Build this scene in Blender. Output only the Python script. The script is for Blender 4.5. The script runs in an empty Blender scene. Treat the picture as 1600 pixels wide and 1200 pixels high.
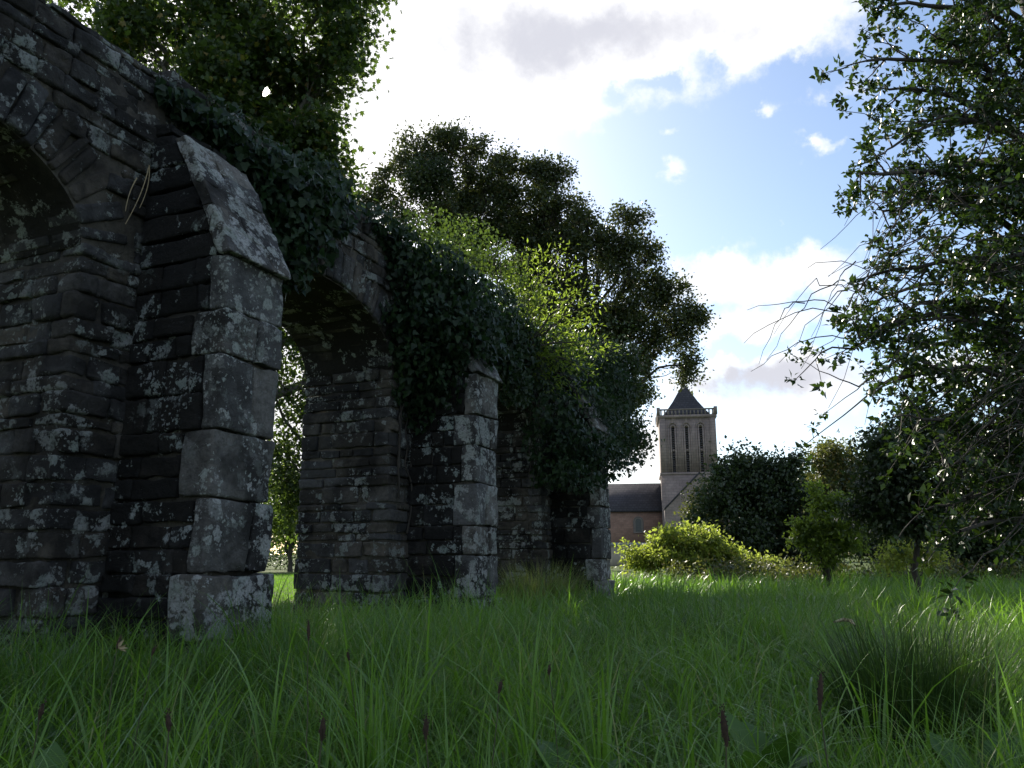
import bpy, math, random
import numpy as np
from mathutils import Vector
R = math.radians
rng = np.random.default_rng(7)
random.seed(7)
scene = bpy.context.scene

# ------------------------------------------------------------------ camera
F = 1210.0; CX, CY = 800.0, 600.0
PITCH = R(12.4); HC = 0.85
cp, sp = math.cos(PITCH), math.sin(PITCH)
cam_d = bpy.data.cameras.new("camera"); cam = bpy.data.objects.new("camera", cam_d)
scene.collection.objects.link(cam)
cam.location = (0, 0, HC); cam.rotation_euler = (math.pi/2 + PITCH, 0, 0)
cam_d.sensor_fit = 'HORIZONTAL'; cam_d.sensor_width = 36; cam_d.lens = 36*F/1600
cam_d.clip_start = 0.05; cam_d.clip_end = 5000
scene.camera = cam
scene.view_settings.view_transform = 'Standard'; scene.view_settings.look = 'None'
scene.view_settings.exposure = 1.0; scene.view_settings.gamma = 1.0

def ray(px, py):
    a, b = (px-CX)/F, (CY-py)/F
    return np.array([a, cp - b*sp, sp + b*cp])
def at(px, py, Y):
    d = ray(px, py); return np.array([0, 0, HC]) + d*(Y/d[1])
def at_z(px, py, z):
    d = ray(px, py); return np.array([0, 0, HC]) + d*((z-HC)/d[2])
def azel(px, py):
    d = ray(px, py); d = d/np.linalg.norm(d)
    return math.degrees(math.atan2(d[0], d[1])), math.degrees(math.asin(d[2]))

# ------------------------------------------------------------------ light
SUN_AZ, SUN_EL = azel(414, 143)
sd = ray(414, 143); sd = sd/np.linalg.norm(sd)
sun_d = bpy.data.lights.new("sun", 'SUN'); sun = bpy.data.objects.new("sun", sun_d)
scene.collection.objects.link(sun)
sun_d.energy = 5.0; sun_d.angle = R(0.5); sun_d.color = (1.0, 0.93, 0.80)
sun.rotation_euler = Vector(-sd).to_track_quat('-Z', 'Y').to_euler()
sun.location = (-20, 60, 40)

class NT:
    def __init__(s, tree): s.t = tree; tree.nodes.clear()
    def n(s, kind, **kw):
        nd = s.t.nodes.new(kind)
        for k, v in kw.items():
            if k[0] == 'i' and k[1:].isdigit(): s.put(nd.inputs[int(k[1:])], v)
            elif k.startswith('in_'): s.put(nd.inputs[k[3:].replace('_', ' ')], v)
            else: setattr(nd, k, v)
        return nd
    def put(s, sock, v):
        if hasattr(v, 'is_output'): s.t.links.new(v, sock)
        else: sock.default_value = v
    def m(s, op, a, b=None, c=None, clamp=False):
        nd = s.t.nodes.new('ShaderNodeMath'); nd.operation = op; nd.use_clamp = clamp
        for i, v in enumerate((a, b, c)):
            if v is not None: s.put(nd.inputs[i], v)
        return nd.outputs[0]
    def ramp(s, f, stops, interp='LINEAR'):
        nd = s.t.nodes.new('ShaderNodeValToRGB'); s.put(nd.inputs[0], f)
        cr = nd.color_ramp; cr.interpolation = interp
        while len(cr.elements) < len(stops): cr.elements.new(0.5)
        for e, (p, c) in zip(cr.elements, stops):
            e.position = p; e.color = (c, c, c, 1) if isinstance(c, (int, float)) else (*c, 1)
        return nd.outputs[0]
    def mix(s, f, a, b, blend='MIX'):
        nd = s.t.nodes.new('ShaderNodeMix'); nd.data_type = 'RGBA'; nd.blend_type = blend
        s.put(nd.inputs[0], f)
        for i, v in ((6, a), (7, b)):
            s.put(nd.inputs[i], (*v, 1) if isinstance(v, tuple) and len(v) == 3 else v)
        return nd.outputs[2]
    def noise(s, vec, scale, detail=4, rough=0.55, dist=0.0):
        nd = s.n('ShaderNodeTexNoise')
        if vec is not None: s.put(nd.inputs['Vector'], vec)
        nd.inputs['Scale'].default_value = scale; nd.inputs['Detail'].default_value = detail
        nd.inputs['Roughness'].default_value = rough; nd.inputs['Distortion'].default_value = dist
        return nd
    def sstep(s, x, lo, hi):
        nd = s.n('ShaderNodeMapRange', interpolation_type='SMOOTHSTEP')
        s.put(nd.inputs[0], x); nd.inputs[1].default_value = lo; nd.inputs[2].default_value = hi
        return nd.outputs[0]

SKY_STRENGTH = 0.10
world = bpy.data.worlds.new("World"); scene.world = world; world.use_nodes = True
def build_world():
    T = NT(world.node_tree)
    out = T.n('ShaderNodeOutputWorld'); bg = T.n('ShaderNodeBackground')
    bg.inputs[1].default_value = SKY_STRENGTH
    sky = T.n('ShaderNodeTexSky', sky_type='NISHITA', sun_disc=False)
    sky.sun_elevation = R(SUN_EL); sky.sun_rotation = R(SUN_AZ)
    sky.air_density = 1.0; sky.dust_density = 0.8; sky.ozone_density = 1.6; sky.altitude = 80
    tc = T.n('ShaderNodeTexCoord'); d = tc.outputs['Generated']
    sx = T.n('ShaderNodeSeparateXYZ'); T.put(sx.inputs[0], d)
    x, y, z = sx.outputs
    az0 = T.m('MULTIPLY', T.m('ARCTAN2', x, y), 57.2958)
    el0 = T.m('MULTIPLY', T.m('ARCSINE', z), 57.2958)
    nz = T.noise(d, 9, 6, 0.6); ns = T.n('ShaderNodeSeparateColor'); T.put(ns.inputs[0], nz.outputs['Color'])
    nz2 = T.noise(d, 26, 5, 0.6); ns2 = T.n('ShaderNodeSeparateColor'); T.put(ns2.inputs[0], nz2.outputs['Color'])
    def wob(v, c, k, k2):
        v = T.m('MULTIPLY_ADD', T.m('SUBTRACT', ns.outputs[c], 0.5), k, v)
        return T.m('MULTIPLY_ADD', T.m('SUBTRACT', ns2.outputs[c], 0.5), k2, v)
    az, el = wob(az0, 0, 9, 3.0), wob(el0, 1, 5, 2.2)
    def blobs(L):
        tot = None
        for px, py, rx, ry, w in L:
            a, e = azel(px, py); a1, _ = azel(px+rx, py); _, e1 = azel(px, py-ry)
            dx = T.m('DIVIDE', T.m('SUBTRACT', az, a), abs(a1-a)); dy = T.m('DIVIDE', T.m('SUBTRACT', el, e), abs(e1-e))
            g = T.m('EXPONENT', T.m('MULTIPLY', T.m('ADD', T.m('MULTIPLY', dx, dx), T.m('MULTIPLY', dy, dy)), -1.0))
            g = T.m('MULTIPLY', g, w); tot = g if tot is None else T.m('ADD', tot, g)
        return tot
    white = blobs([(820, 40, 260, 110, 1.6), (620, 100, 130, 110, 1.3), (1180, 30, 170, 85, 1.4), (880, 150, 140, 45, 0.8), (420, 150, 220, 160, 1.5),
                   (1140, 440, 120, 38, 1.2), (1270, 430, 80, 40, 1.0), (1110, 395, 60, 22, .8), (1210, 505, 130, 22, 1.0), (1190, 585, 160, 45, 1.25), (1250, 645, 75, 22, 1.0),
                   (1060, 209, 26, 11, .75), (1205, 170, 26, 18, .75), (1306, 218, 26, 14, .75), (1060, 262, 28, 15, .75), (1012, 335, 30, 13, .7), (1232, 350, 18, 5, .6),
                   (1330, 690, 90, 20, .7), (990, 700, 90, 60, 1.2), (460, 600, 140, 300, 1.3), (1500, 560, 150, 60, .8), (1105, 70, 42, 40, -.9), (960, 145, 40, 18, -.9), (1240, 90, 30, 30, -.5), (1030, 120, 40, 14, -.7), (1160, 545, 120, 8, -.6), (1330, 130, 60, 25, .6)])
    grey = blobs([(850, 60, 190, 66, 1.3), (1180, 592, 190, 32, 1.3), (1125, 455, 70, 18, .45), (1230, 590, 110, 24, .6), (1000, 40, 110, 36, .5), (1180, 40, 120, 30, .3), (1190, 470, 120, 14, .35)])
    broad = T.m('MULTIPLY', T.sstep(T.noise(d, 2.4, 5, 0.6).outputs[0], 0.46, 0.66), T.sstep(T.m('ABSOLUTE', az0), 42, 60))
    fb = T.noise(d, 13, 10, 0.66)
    dens = T.m('ADD', T.m('ADD', white, T.m('MULTIPLY', broad, 1.2)), T.m('MULTIPLY', T.m('SUBTRACT', fb.outputs[0], 0.5), 2.1))
    dens = T.m('MULTIPLY', T.sstep(dens, 0.25, 1.15), T.sstep(el0, -1.5, 2.0))
    fc = T.noise(d, 7, 8, 0.6, .4)
    gr = T.sstep(T.m('ADD', T.m('ADD', grey, T.m('MULTIPLY', T.m('SUBTRACT', fb.outputs[0], 0.5), 1.3)), T.m('MULTIPLY', T.m('SUBTRACT', fc.outputs[0], 0.5), 1.5)), 0.0, 1.25)
    gr = T.m('MULTIPLY', gr, T.sstep(T.m('ADD', white, T.m('MULTIPLY', broad, 1.2)), .45, 1.1))
    ccol = T.mix(gr, (6.2, 6.2, 6.25), (3.7, 3.75, 4.15))
    sun_dot = T.n('ShaderNodeVectorMath', operation='DOT_PRODUCT'); T.put(sun_dot.inputs[0], d); sun_dot.inputs[1].default_value = tuple(sd)
    nrm = T.n('ShaderNodeVectorMath', operation='NORMALIZE')
    col = T.mix(dens, sky.outputs[0], ccol)
    disc = T.sstep(sun_dot.outputs['Value'], math.cos(R(0.33)), math.cos(R(0.24)))
    col = T.mix(disc, col, (200.0, 190.0, 170.0))
    T.put(bg.inputs[0], col); T.put(out.inputs[0], bg.outputs[0])
build_world()
scene.cycles.use_denoising = True
scene.cycles.max_bounces = 8; scene.cycles.transparent_max_bounces = 8
scene.cycles.sample_clamp_indirect = 6

# ------------------------------------------------------------------ numpy helpers
def _h(i, j, k, seed):
    n = (i.astype(np.int64)*374761393 + j.astype(np.int64)*668265263 + k.astype(np.int64)*2147483647 + seed*1274126177) & 0xFFFFFFFF
    n = ((n ^ (n >> 13))*1274126177) & 0xFFFFFFFF
    return ((n ^ (n >> 16)) & 0xFFFF)/65535.0
def vnoise(p, scale=1.0, seed=0):
    p = np.asarray(p, float)*scale; i = np.floor(p).astype(np.int64); f = p-i; f = f*f*(3-2*f)
    r = 0
    for a in (0, 1):
        for b in (0, 1):
            for c in (0, 1):
                w = (f[..., 0] if a else 1-f[..., 0])*(f[..., 1] if b else 1-f[..., 1])*(f[..., 2] if c else 1-f[..., 2])
                r = r + w*_h(i[..., 0]+a, i[..., 1]+b, i[..., 2]+c, seed)
    return r
def fbm(p, scale=1.0, octs=3, seed=0):
    r = 0; a = 1; t = 0
    for o in range(octs): r = r + a*vnoise(p, scale*2**o, seed+o*17); t += a; a *= .5
    return r/t
def unit(v): return v/np.maximum(np.linalg.norm(v, axis=-1, keepdims=True), 1e-9)

class MB:
    """collects vertices and faces, builds ONE mesh object"""
    def __init__(s): s.v = []; s.f = []; s.a = []; s.n = 0
    def add(s, v, f, mat=0, rnd=0.5):
        v = np.asarray(v, float).reshape(-1, 3); f = np.asarray(f, int)
        s.v.append(v); s.f.append((f+s.n, mat))
        s.a.append(np.full(len(v), rnd) if np.isscalar(rnd) else np.asarray(rnd, float)); s.n += len(v)
    def poly(s, pts, mat=0, rnd=.5): s.add(pts, np.arange(len(pts))[None], mat, rnd)
    def box(s, c, h, ang=0, mat=0, rnd=.5):
        q = np.array([[x, y, z] for x in (-1, 1) for y in (-1, 1) for z in (-1, 1)])*np.array(h, float)
        ca, sa = math.cos(ang), math.sin(ang)
        q = np.stack([q[:, 0]*ca-q[:, 1]*sa, q[:, 0]*sa+q[:, 1]*ca, q[:, 2]], 1)+np.array(c)
        s.add(q, [[0, 1, 3, 2], [4, 6, 7, 5], [0, 4, 5, 1], [2, 3, 7, 6], [0, 2, 6, 4], [1, 5, 7, 3]], mat, rnd)
    def tube(s, P, r, k=6, mat=0, rnd=.5):
        P = np.asarray(P, float); r = np.broadcast_to(np.asarray(r, float), (len(P),))
        t = unit(np.gradient(P, axis=0)); up = np.array([0, 0, 1.]) if abs(t[0, 2]) < .9 else np.array([1., 0, 0])
        u = unit(np.cross(t, up)); w = np.cross(t, u)
        a = np.arange(k)*2*math.pi/k
        v = P[:, None] + r[:, None, None]*(np.cos(a)[None, :, None]*u[:, None] + np.sin(a)[None, :, None]*w[:, None])
        i = np.arange(len(P)-1)[:, None]*k; j = np.arange(k)[None]; j2 = (j+1) % k
        f = np.stack([i+j, i+j2, i+k+j2, i+k+j], -1).reshape(-1, 4)
        s.add(v, f, mat, rnd)
    def leaves(s, pos, d, nrm, size, tmpl, mat=0, rnd=None):
        tv, tf = tmpl; n = len(pos)
        d = unit(d); x = unit(np.cross(d, nrm)); z = np.cross(x, d)
        sz = np.broadcast_to(np.asarray(size, float), (n,))[:, None, None]
        v = pos[:, None] + sz*(tv[None, :, 0:1]*x[:, None] + tv[None, :, 1:2]*d[:, None] + tv[None, :, 2:3]*z[:, None])
        f = (np.arange(n)*len(tv))[:, None, None] + tf[None]
        if rnd is None: rnd = rng.random(n)
        s.add(v, f.reshape(-1, tf.shape[1]), mat, np.repeat(rnd, len(tv)))
    def build(s, name, mats, parent=None, smooth=False):
        if not isinstance(mats, (list, tuple)): mats = [mats]
        V = np.concatenate(s.v); off = np.zeros(3)
        if parent is not None:
            off = np.array(parent.matrix_world.translation if False else parent.location)
            if parent.parent: off = off + np.array(parent.parent.location)
        me = bpy.data.meshes.new(name); me.vertices.add(len(V))
        me.vertices.foreach_set('co', (V-off).astype(np.float32).ravel())
        lo = np.concatenate([f.ravel() for f, _ in s.f]); ct = np.concatenate([np.full(len(f), f.shape[1]) for f, _ in s.f])
        mi = np.concatenate([np.full(len(f), m) for f, m in s.f])
        me.loops.add(len(lo)); me.loops.foreach_set('vertex_index', lo.astype(np.int32))
        me.polygons.add(len(ct)); st = np.concatenate([[0], np.cumsum(ct)[:-1]])
        me.polygons.foreach_set('loop_start', st.astype(np.int32)); me.polygons.foreach_set('loop_total', ct.astype(np.int32))
        me.polygons.foreach_set('material_index', mi.astype(np.int32))
        if smooth: me.polygons.foreach_set('use_smooth', np.ones(len(ct), bool))
        at_ = me.attributes.new('rnd', 'FLOAT', 'POINT'); at_.data.foreach_set('value', np.concatenate(s.a).astype(np.float32))
        me.update(calc_edges=True); me.validate()
        for m in mats: me.materials.append(m)
        o = bpy.data.objects.new(name, me); scene.collection.objects.link(o)
        if parent is not None: o.parent = parent
        return o
def tag(o, label=None, cat=None, group=None, kind=None):
    if label: o['label'] = label
    if cat: o['category'] = cat
    if group: o['group'] = group
    if kind: o['kind'] = kind
    return o
def thing(name, loc, label, cat, group=None):
    o = bpy.data.objects.new(name, None); scene.collection.objects.link(o)
    o.location = tuple(float(c) for c in loc); o.empty_display_size = .3
    return tag(o, label, cat, group)

# leaf templates: x across, y along, z up; folded along the midrib
OVATE = (np.array([[0, 0, 0], [0, .5, -.03], [0, 1, -.12], [-.30, .42, .09], [.30, .42, .09]]), np.array([[0, 1, 3], [0, 4, 1], [1, 2, 3], [4, 2, 1]]))
LANCE = (np.array([[0, 0, 0], [0, .5, -.02], [0, 1, -.15], [-.17, .45, .05], [.17, .45, .05]]), np.array([[0, 1, 3], [0, 4, 1], [1, 2, 3], [4, 2, 1]]))
DIAM = (np.array([[0, 0, 0], [.34, .5, .08], [0, 1, 0], [-.34, .5, .08]]), np.array([[0, 1, 2], [0, 2, 3]]))
def star(pts): 
    v = [[0, .38, -.05]] + [[x, y, .04*abs(x)*4-.02] for x, y in pts]; n = len(pts)
    return np.array(v, float), np.array([[0, 1+i, 1+(i+1) % n] for i in range(n)])
IVY = star([(0, 0), (.30, -.06), (.50, .22), (.30, .42), (.26, .62), (0, 1), (-.26, .62), (-.30, .42), (-.50, .22), (-.30, -.06)])
PLANE = star([(0, 0), (.22, .08), (.52, .18), (.30, .38), (.48, .70), (.18, .62), (0, 1), (-.18, .62), (-.48, .70), (-.30, .38), (-.52, .18), (-.22, .08)])

# ------------------------------------------------------------------ materials
def new_mat(name):
    m = bpy.data.materials.new(name); m.use_nodes = True
    T = NT(m.node_tree); o = T.n('ShaderNodeOutputMaterial'); return m, T, o
def leaf_mat(name, c0, c1, trans=(.10, .16, .02), tw=.45, rough=.45, spec=.5, c2=None, f2=.93):
    m, T, o = new_mat(name)
    a = T.n('ShaderNodeAttribute', attribute_name='rnd').outputs['Fac']
    stops = [(0, c0), (.75, c1)]
    if c2: stops += [(f2, c1), (f2+.04, c2)]
    col = T.ramp(a, stops)
    p = T.n('ShaderNodeBsdfPrincipled'); T.put(p.inputs['Base Color'], col)
    p.inputs['Roughness'].default_value = rough; p.inputs['Specular IOR Level'].default_value = spec
    tr = T.n('ShaderNodeBsdfTranslucent')
    tc = T.ramp(a, [(0, tuple(.7*x for x in trans)), (1, tuple(1.3*x for x in trans))]); T.put(tr.inputs[0], tc)
    mx = T.n('ShaderNodeMixShader'); mx.inputs[0].default_value = tw
    T.put(mx.inputs[1], p.outputs[0]); T.put(mx.inputs[2], tr.outputs[0]); T.put(o.inputs[0], mx.outputs[0]); return m
def bark_mat(name, c0, c1, scale=14):
    m, T, o = new_mat(name); tc = T.n('ShaderNodeTexCoord').outputs['Object']
    mp = T.n('ShaderNodeMapping'); T.put(mp.inputs[0], tc); mp.inputs['Scale'].default_value = (1, 1, .25)
    n = T.noise(mp.outputs[0], scale, 6, .65)
    p = T.n('ShaderNodeBsdfPrincipled'); T.put(p.inputs['Base Color'], T.ramp(n.outputs[0], [(.3, c0), (.7, c1)]))
    p.inputs['Roughness'].default_value = .9
    b = T.n('ShaderNodeBump'); b.inputs['Strength'].default_value = .6; b.inputs['Distance'].default_value = .03
    T.put(b.inputs['Height'], n.outputs[0]); T.put(p.inputs['Normal'], b.outputs[0]); T.put(o.inputs[0], p.outputs[0]); return m
def stone_mat(name, dark, mid, warm, lich=.5, lcol=(.42, .44, .42), lscale=9, stain=.55):
    m, T, o = new_mat(name); tc = T.n('ShaderNodeTexCoord').outputs['Object']
    a = T.n('ShaderNodeAttribute', attribute_name='rnd').outputs['Fac']
    n1 = T.noise(tc, 3.1, 5, .6); n2 = T.noise(tc, 22, 6, .7); n3 = T.noise(tc, 1.1, 4, .6)
    base = T.mix(T.sstep(a, .15, .85), mid, warm)
    base = T.mix(1.0, base, T.ramp(T.m('FRACT', T.m('MULTIPLY', a, 7.3)), [(0, .50), (.5, 1.0), (1, 1.45)]), 'MULTIPLY')
    base = T.mix(T.m('MULTIPLY', T.sstep(n2.outputs[0], .35, .7), .55), base, dark)
    st = T.sstep(T.m('ADD', T.m('MULTIPLY', n3.outputs[0], .7), T.m('MULTIPLY', n1.outputs[0], .4)), stain-.08, stain+.10)
    base = T.mix(T.m('MULTIPLY', st, .85), base, tuple(.35*x for x in dark))
    # crustose lichen: round blotches with ragged rims
    vv = T.n('ShaderNodeVectorMath', operation='MULTIPLY_ADD'); T.put(vv.inputs[0], n2.outputs['Color']); vv.inputs[1].default_value = (.09,)*3; T.put(vv.inputs[2], tc)
    vo = T.n('ShaderNodeTexVoronoi', feature='F1'); T.put(vo.inputs['Vector'], vv.outputs[0]); vo.inputs['Scale'].default_value = lscale
    vs = T.n('ShaderNodeSeparateColor'); T.put(vs.inputs[0], vo.outputs['Color'])
    gate = T.sstep(T.noise(tc, 2.3, 5, .65).outputs[0], .60-.25*lich, .72-.25*lich)
    own = T.m('MULTIPLY_ADD', T.sstep(T.m('FRACT', T.m('MULTIPLY', a, 13.7)), .1, .6), .7, .30)
    rad = T.m('MULTIPLY', T.m('MULTIPLY', T.m('MULTIPLY', vs.outputs[0], .80), gate), T.m('MULTIPLY_ADD', own, .5, .5))
    lm = T.sstep(T.m('SUBTRACT', rad, vo.outputs['Distance']), 0, .06)
    big = T.sstep(T.m('ADD', T.noise(tc, 5.5, 7, .72).outputs[0], T.m('MULTIPLY', gate, .06)), .62-.08*lich, .67-.08*lich)
    lm = T.m('MAXIMUM', lm, T.m('MULTIPLY', T.m('MULTIPLY', big, own), .85))
    lm = T.m('MULTIPLY', lm, T.m('ADD', .55, T.m('MULTIPLY', n2.outputs[0], .7)), clamp=True)
    lc = T.mix(vs.outputs[1], lcol, tuple(lcol[i]*k for i, k in enumerate((.78, .86, .80))))
    vo2 = T.n('ShaderNodeTexVoronoi', feature='F1'); T.put(vo2.inputs['Vector'], vv.outputs[0]); vo2.inputs['Scale'].default_value = lscale*3.1
    v2 = T.n('ShaderNodeSeparateColor'); T.put(v2.inputs[0], vo2.outputs['Color'])
    sm = T.sstep(T.m('SUBTRACT', T.m('MULTIPLY', T.m('MULTIPLY', v2.outputs[0], .6), gate), vo2.outputs['Distance']), 0, .08)
    lm = T.m('MAXIMUM', lm, T.m('MULTIPLY', sm, .9))
    lm = T.m('MULTIPLY', lm, T.sstep(T.noise(tc, 48, 4, .7).outputs[0], .25, .55))
    base = T.mix(lm, base, lc)
    p = T.n('ShaderNodeBsdfPrincipled'); T.put(p.inputs['Base Color'], base); p.inputs['Roughness'].default_value = .92
    p.inputs['Specular IOR Level'].default_value = .25
    b = T.n('ShaderNodeBump'); b.inputs['Strength'].default_value = 1.0; b.inputs['Distance'].default_value = .045
    pit = T.noise(tc, 9, 8, .72, .6)
    T.put(b.inputs['Height'], T.m('ADD', T.m('ADD', T.m('MULTIPLY', n2.outputs[0], .5), pit.outputs[0]), T.m('MULTIPLY', lm, .12))); T.put(p.inputs['Normal'], b.outputs[0])
    T.put(o.inputs[0], p.outputs[0]); return m
def plain(name, c0, c1, scale=4, rough=.85, bump=0.0, stretch=(1, 1, 1)):
    m, T, o = new_mat(name); tc = T.n('ShaderNodeTexCoord').outputs['Object']
    mp = T.n('ShaderNodeMapping'); T.put(mp.inputs[0], tc); mp.inputs['Scale'].default_value = stretch
    n = T.noise(mp.outputs[0], scale, 6, .65)
    p = T.n('ShaderNodeBsdfPrincipled'); T.put(p.inputs['Base Color'], T.ramp(n.outputs[0], [(.3, c0), (.7, c1)])); p.inputs['Roughness'].default_value = rough
    if bump:
        b = T.n('ShaderNodeBump'); b.inputs['Strength'].default_value = .7; b.inputs['Distance'].default_value = bump
        T.put(b.inputs['Height'], n.outputs[0]); T.put(p.inputs['Normal'], b.outputs[0])
    T.put(o.inputs[0], p.outputs[0]); return m
def masonry(name, c0, c1, mortar, bw, bh):
    m, T, o = new_mat(name); tc = T.n('ShaderNodeTexCoord').outputs['Object']
    mp = T.n('ShaderNodeMapping'); T.put(mp.inputs[0], tc); mp.inputs['Rotation'].default_value = (R(90), 0, 0)
    br = T.n('ShaderNodeTexBrick'); T.put(br.inputs['Vector'], mp.outputs[0])
    br.inputs['Color1'].default_value = (*c0, 1); br.inputs['Color2'].default_value = (*c1, 1); br.inputs['Mortar'].default_value = (*mortar, 1)
    br.inputs['Scale'].default_value = 1; br.inputs['Brick Width'].default_value = bw; br.inputs['Row Height'].default_value = bh; br.inputs['Mortar Size'].default_value = .03
    n = T.noise(tc, .5, 6, .65); n2 = T.noise(tc, 4, 5, .7)
    col = T.mix(T.m('MULTIPLY', T.sstep(n.outputs[0], .4, .7), .5), br.outputs[0], tuple(.45*x for x in c0))
    col = T.mix(T.m('MULTIPLY', T.sstep(n2.outputs[0], .4, .7), .35), col, tuple(1.3*x for x in c1))
    p = T.n('ShaderNodeBsdfPrincipled'); T.put(p.inputs['Base Color'], col); p.inputs['Roughness'].default_value = .9
    T.put(o.inputs[0], p.outputs[0]); return m

M = {}
M['stone'] = stone_mat('lichened_rubble', (.026, .025, .026), (.080, .080, .084), (.10, .088, .074), lich=.60, lcol=(.29, .30, .30), lscale=10, stain=.54)
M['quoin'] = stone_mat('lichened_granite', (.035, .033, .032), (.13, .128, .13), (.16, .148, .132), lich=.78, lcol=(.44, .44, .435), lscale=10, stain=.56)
M['stained_shaded'] = stone_mat('algae_and_shade_stone', (.020, .019, .019), (.055, .054, .055), (.07, .06, .05), lich=.42, lcol=(.36, .38, .38), lscale=11, stain=.44)  # black algae, but mostly shade of the buttress flanks put into the colour
M['core'] = stone_mat('old_mortar', (.04, .036, .032), (.095, .087, .075), (.10, .09, .072), lich=.25, stain=.56)
M['moss'] = plain('dry_moss', (.012, .016, .008), (.05, .045, .025), 9, .95, .03)
M['bark'] = bark_mat('dark_bark', (.02, .017, .014), (.07, .06, .05))
M['bark_grey'] = bark_mat('grey_bark', (.05, .045, .04), (.16, .145, .125), 20)
M['plane_leaf'] = leaf_mat('broad_leaf', (.022, .046, .012), (.042, .076, .018), (.075, .125, .016), .48, c2=(.20, .14, .03), f2=.92)
M['mid_leaf'] = leaf_mat('tree_leaf', (.022, .036, .014), (.045, .065, .022), (.08, .10, .02), .4, c2=(.10, .07, .03), f2=.93)
M['holly_leaf'] = leaf_mat('glossy_leaf', (.008, .022, .007), (.022, .045, .011), (.07, .13, .015), .2, rough=.34, spec=.4)
M['ivy_leaf'] = leaf_mat('ivy_leaf', (.009, .022, .010), (.022, .044, .018), (.03, .07, .012), .22, rough=.5, spec=.25)
M['shrub_leaf'] = leaf_mat('shrub_leaf', (.022, .042, .012), (.05, .08, .02), (.10, .16, .02), .4)
M['sap_leaf'] = leaf_mat('sunlit_leaf', (.05, .085, .015), (.10, .14, .024), (.24, .34, .035), .55)
M['yellow_leaf'] = leaf_mat('yellowing_leaf', (.10, .14, .025), (.17, .20, .035), (.36, .44, .06), .55, c2=(.22, .15, .03), f2=.85)
M['dark_leaf'] = leaf_mat('dark_leaf', (.014, .028, .012), (.034, .055, .02), (.06, .10, .02), .3)
M['autumn_leaf'] = leaf_mat('turning_leaf', (.035, .055, .016), (.075, .085, .025), (.14, .16, .03), .4, c2=(.17, .11, .025), f2=.82)
M['grass'] = leaf_mat('meadow_grass', (.042, .110, .015), (.130, .240, .044), (.20, .40, .025), .45, rough=.34, spec=.55, c2=(.30, .24, .11), f2=.93)
M['pale_grass'] = leaf_mat('pale_grass', (.09, .13, .03), (.17, .19, .07), (.22, .30, .06), .4, c2=(.34, .28, .15), f2=.8)
M['dock'] = leaf_mat('dock_leaf', (.03, .085, .018), (.07, .14, .03), (.12, .26, .02), .35, rough=.4, spec=.4)
M['rush'] = leaf_mat('rush_blade', (.018, .045, .012), (.045, .085, .022), (.08, .16, .02), .35, c2=(.13, .10, .04), f2=.93)
M['seed'] = plain('brown_seed', (.02, .012, .008), (.06, .035, .022), 200, .95)
M['stalk'] = plain('stalk', (.04, .05, .02), (.08, .08, .035), 30, .8)
M['straw'] = plain('straw', (.25, .19, .11), (.36, .29, .18), 60, .85)
M['slate'] = masonry('slate', (.035, .035, .042), (.055, .053, .062), (.02, .02, .024), .5, .35)
M['tower_stone'] = masonry('tower_ashlar', (.215, .165, .152), (.275, .22, .20), (.15, .135, .12), .8, .4)
M['nave_stone'] = masonry('nave_rubble', (.22, .13, .095), (.30, .185, .135), (.2, .14, .11), .6, .3)
M['dressed'] = plain('dressed_stone', (.13, .11, .10), (.19, .165, .15), 2)
M['render_wall'] = plain('limewash', (.32, .28, .22), (.42, .37, .29), 1.5)
M['coping'] = plain('grey_coping', (.20, .22, .25), (.28, .30, .33), 2)
M['void'] = plain('shadowed_opening', (.01, .01, .012), (.02, .02, .022), 4)
M['louvre'] = plain('slate_louvre', (.09, .085, .09), (.15, .14, .145), 4)
M['glass'] = plain('leaded_glass', (.03, .035, .04), (.06, .065, .07), 6, .3)

def ground_mat():
    m, T, o = new_mat('turf'); tc = T.n('ShaderNodeTexCoord').outputs['Object']
    n = T.noise(tc, .35, 6, .6); n2 = T.noise(tc, 30, 5, .7)
    c = T.mix(n.outputs[0], (.05, .085, .018), (.10, .125, .03)); c = T.mix(T.m('MULTIPLY', n2.outputs[0], .7), c, (.03, .045, .012))
    p = T.n('ShaderNodeBsdfPrincipled'); T.put(p.inputs['Base Color'], c); p.inputs['Roughness'].default_value = .95
    p.inputs['Specular IOR Level'].default_value = .1
    b = T.n('ShaderNodeBump'); b.inputs['Strength'].default_value = .8; b.inputs['Distance'].default_value = .05
    T.put(b.inputs['Height'], n2.outputs[0]); T.put(p.inputs['Normal'], b.outputs[0]); T.put(o.inputs[0], p.outputs[0]); return m
M['turf'] = ground_mat()

# ------------------------------------------------------------------ ground
def build_ground():
    b = MB(); xs = np.concatenate([np.linspace(-900, -60, 15), np.linspace(-50, 50, 60), np.linspace(60, 900, 15)])
    ys = np.concatenate([np.linspace(-500, -20, 8), np.linspace(-15, 60, 50), np.linspace(70, 1500, 30)])
    X, Y = np.meshgrid(xs, ys); P = np.stack([X, Y, X*0], -1)
    P[..., 2] = .05*(fbm(P, .35, 3)-.5)
    n, m = X.shape; i = (np.arange(n-1)[:, None]*m+np.arange(m-1)[None])
    b.add(P.reshape(-1, 3), np.stack([i, i+1, i+m+1, i+m], -1).reshape(-1, 4))
    tag(b.build('ground', M['turf'], smooth=True), 'grassy ground of the abbey meadow', kind='structure')
build_ground()

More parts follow.
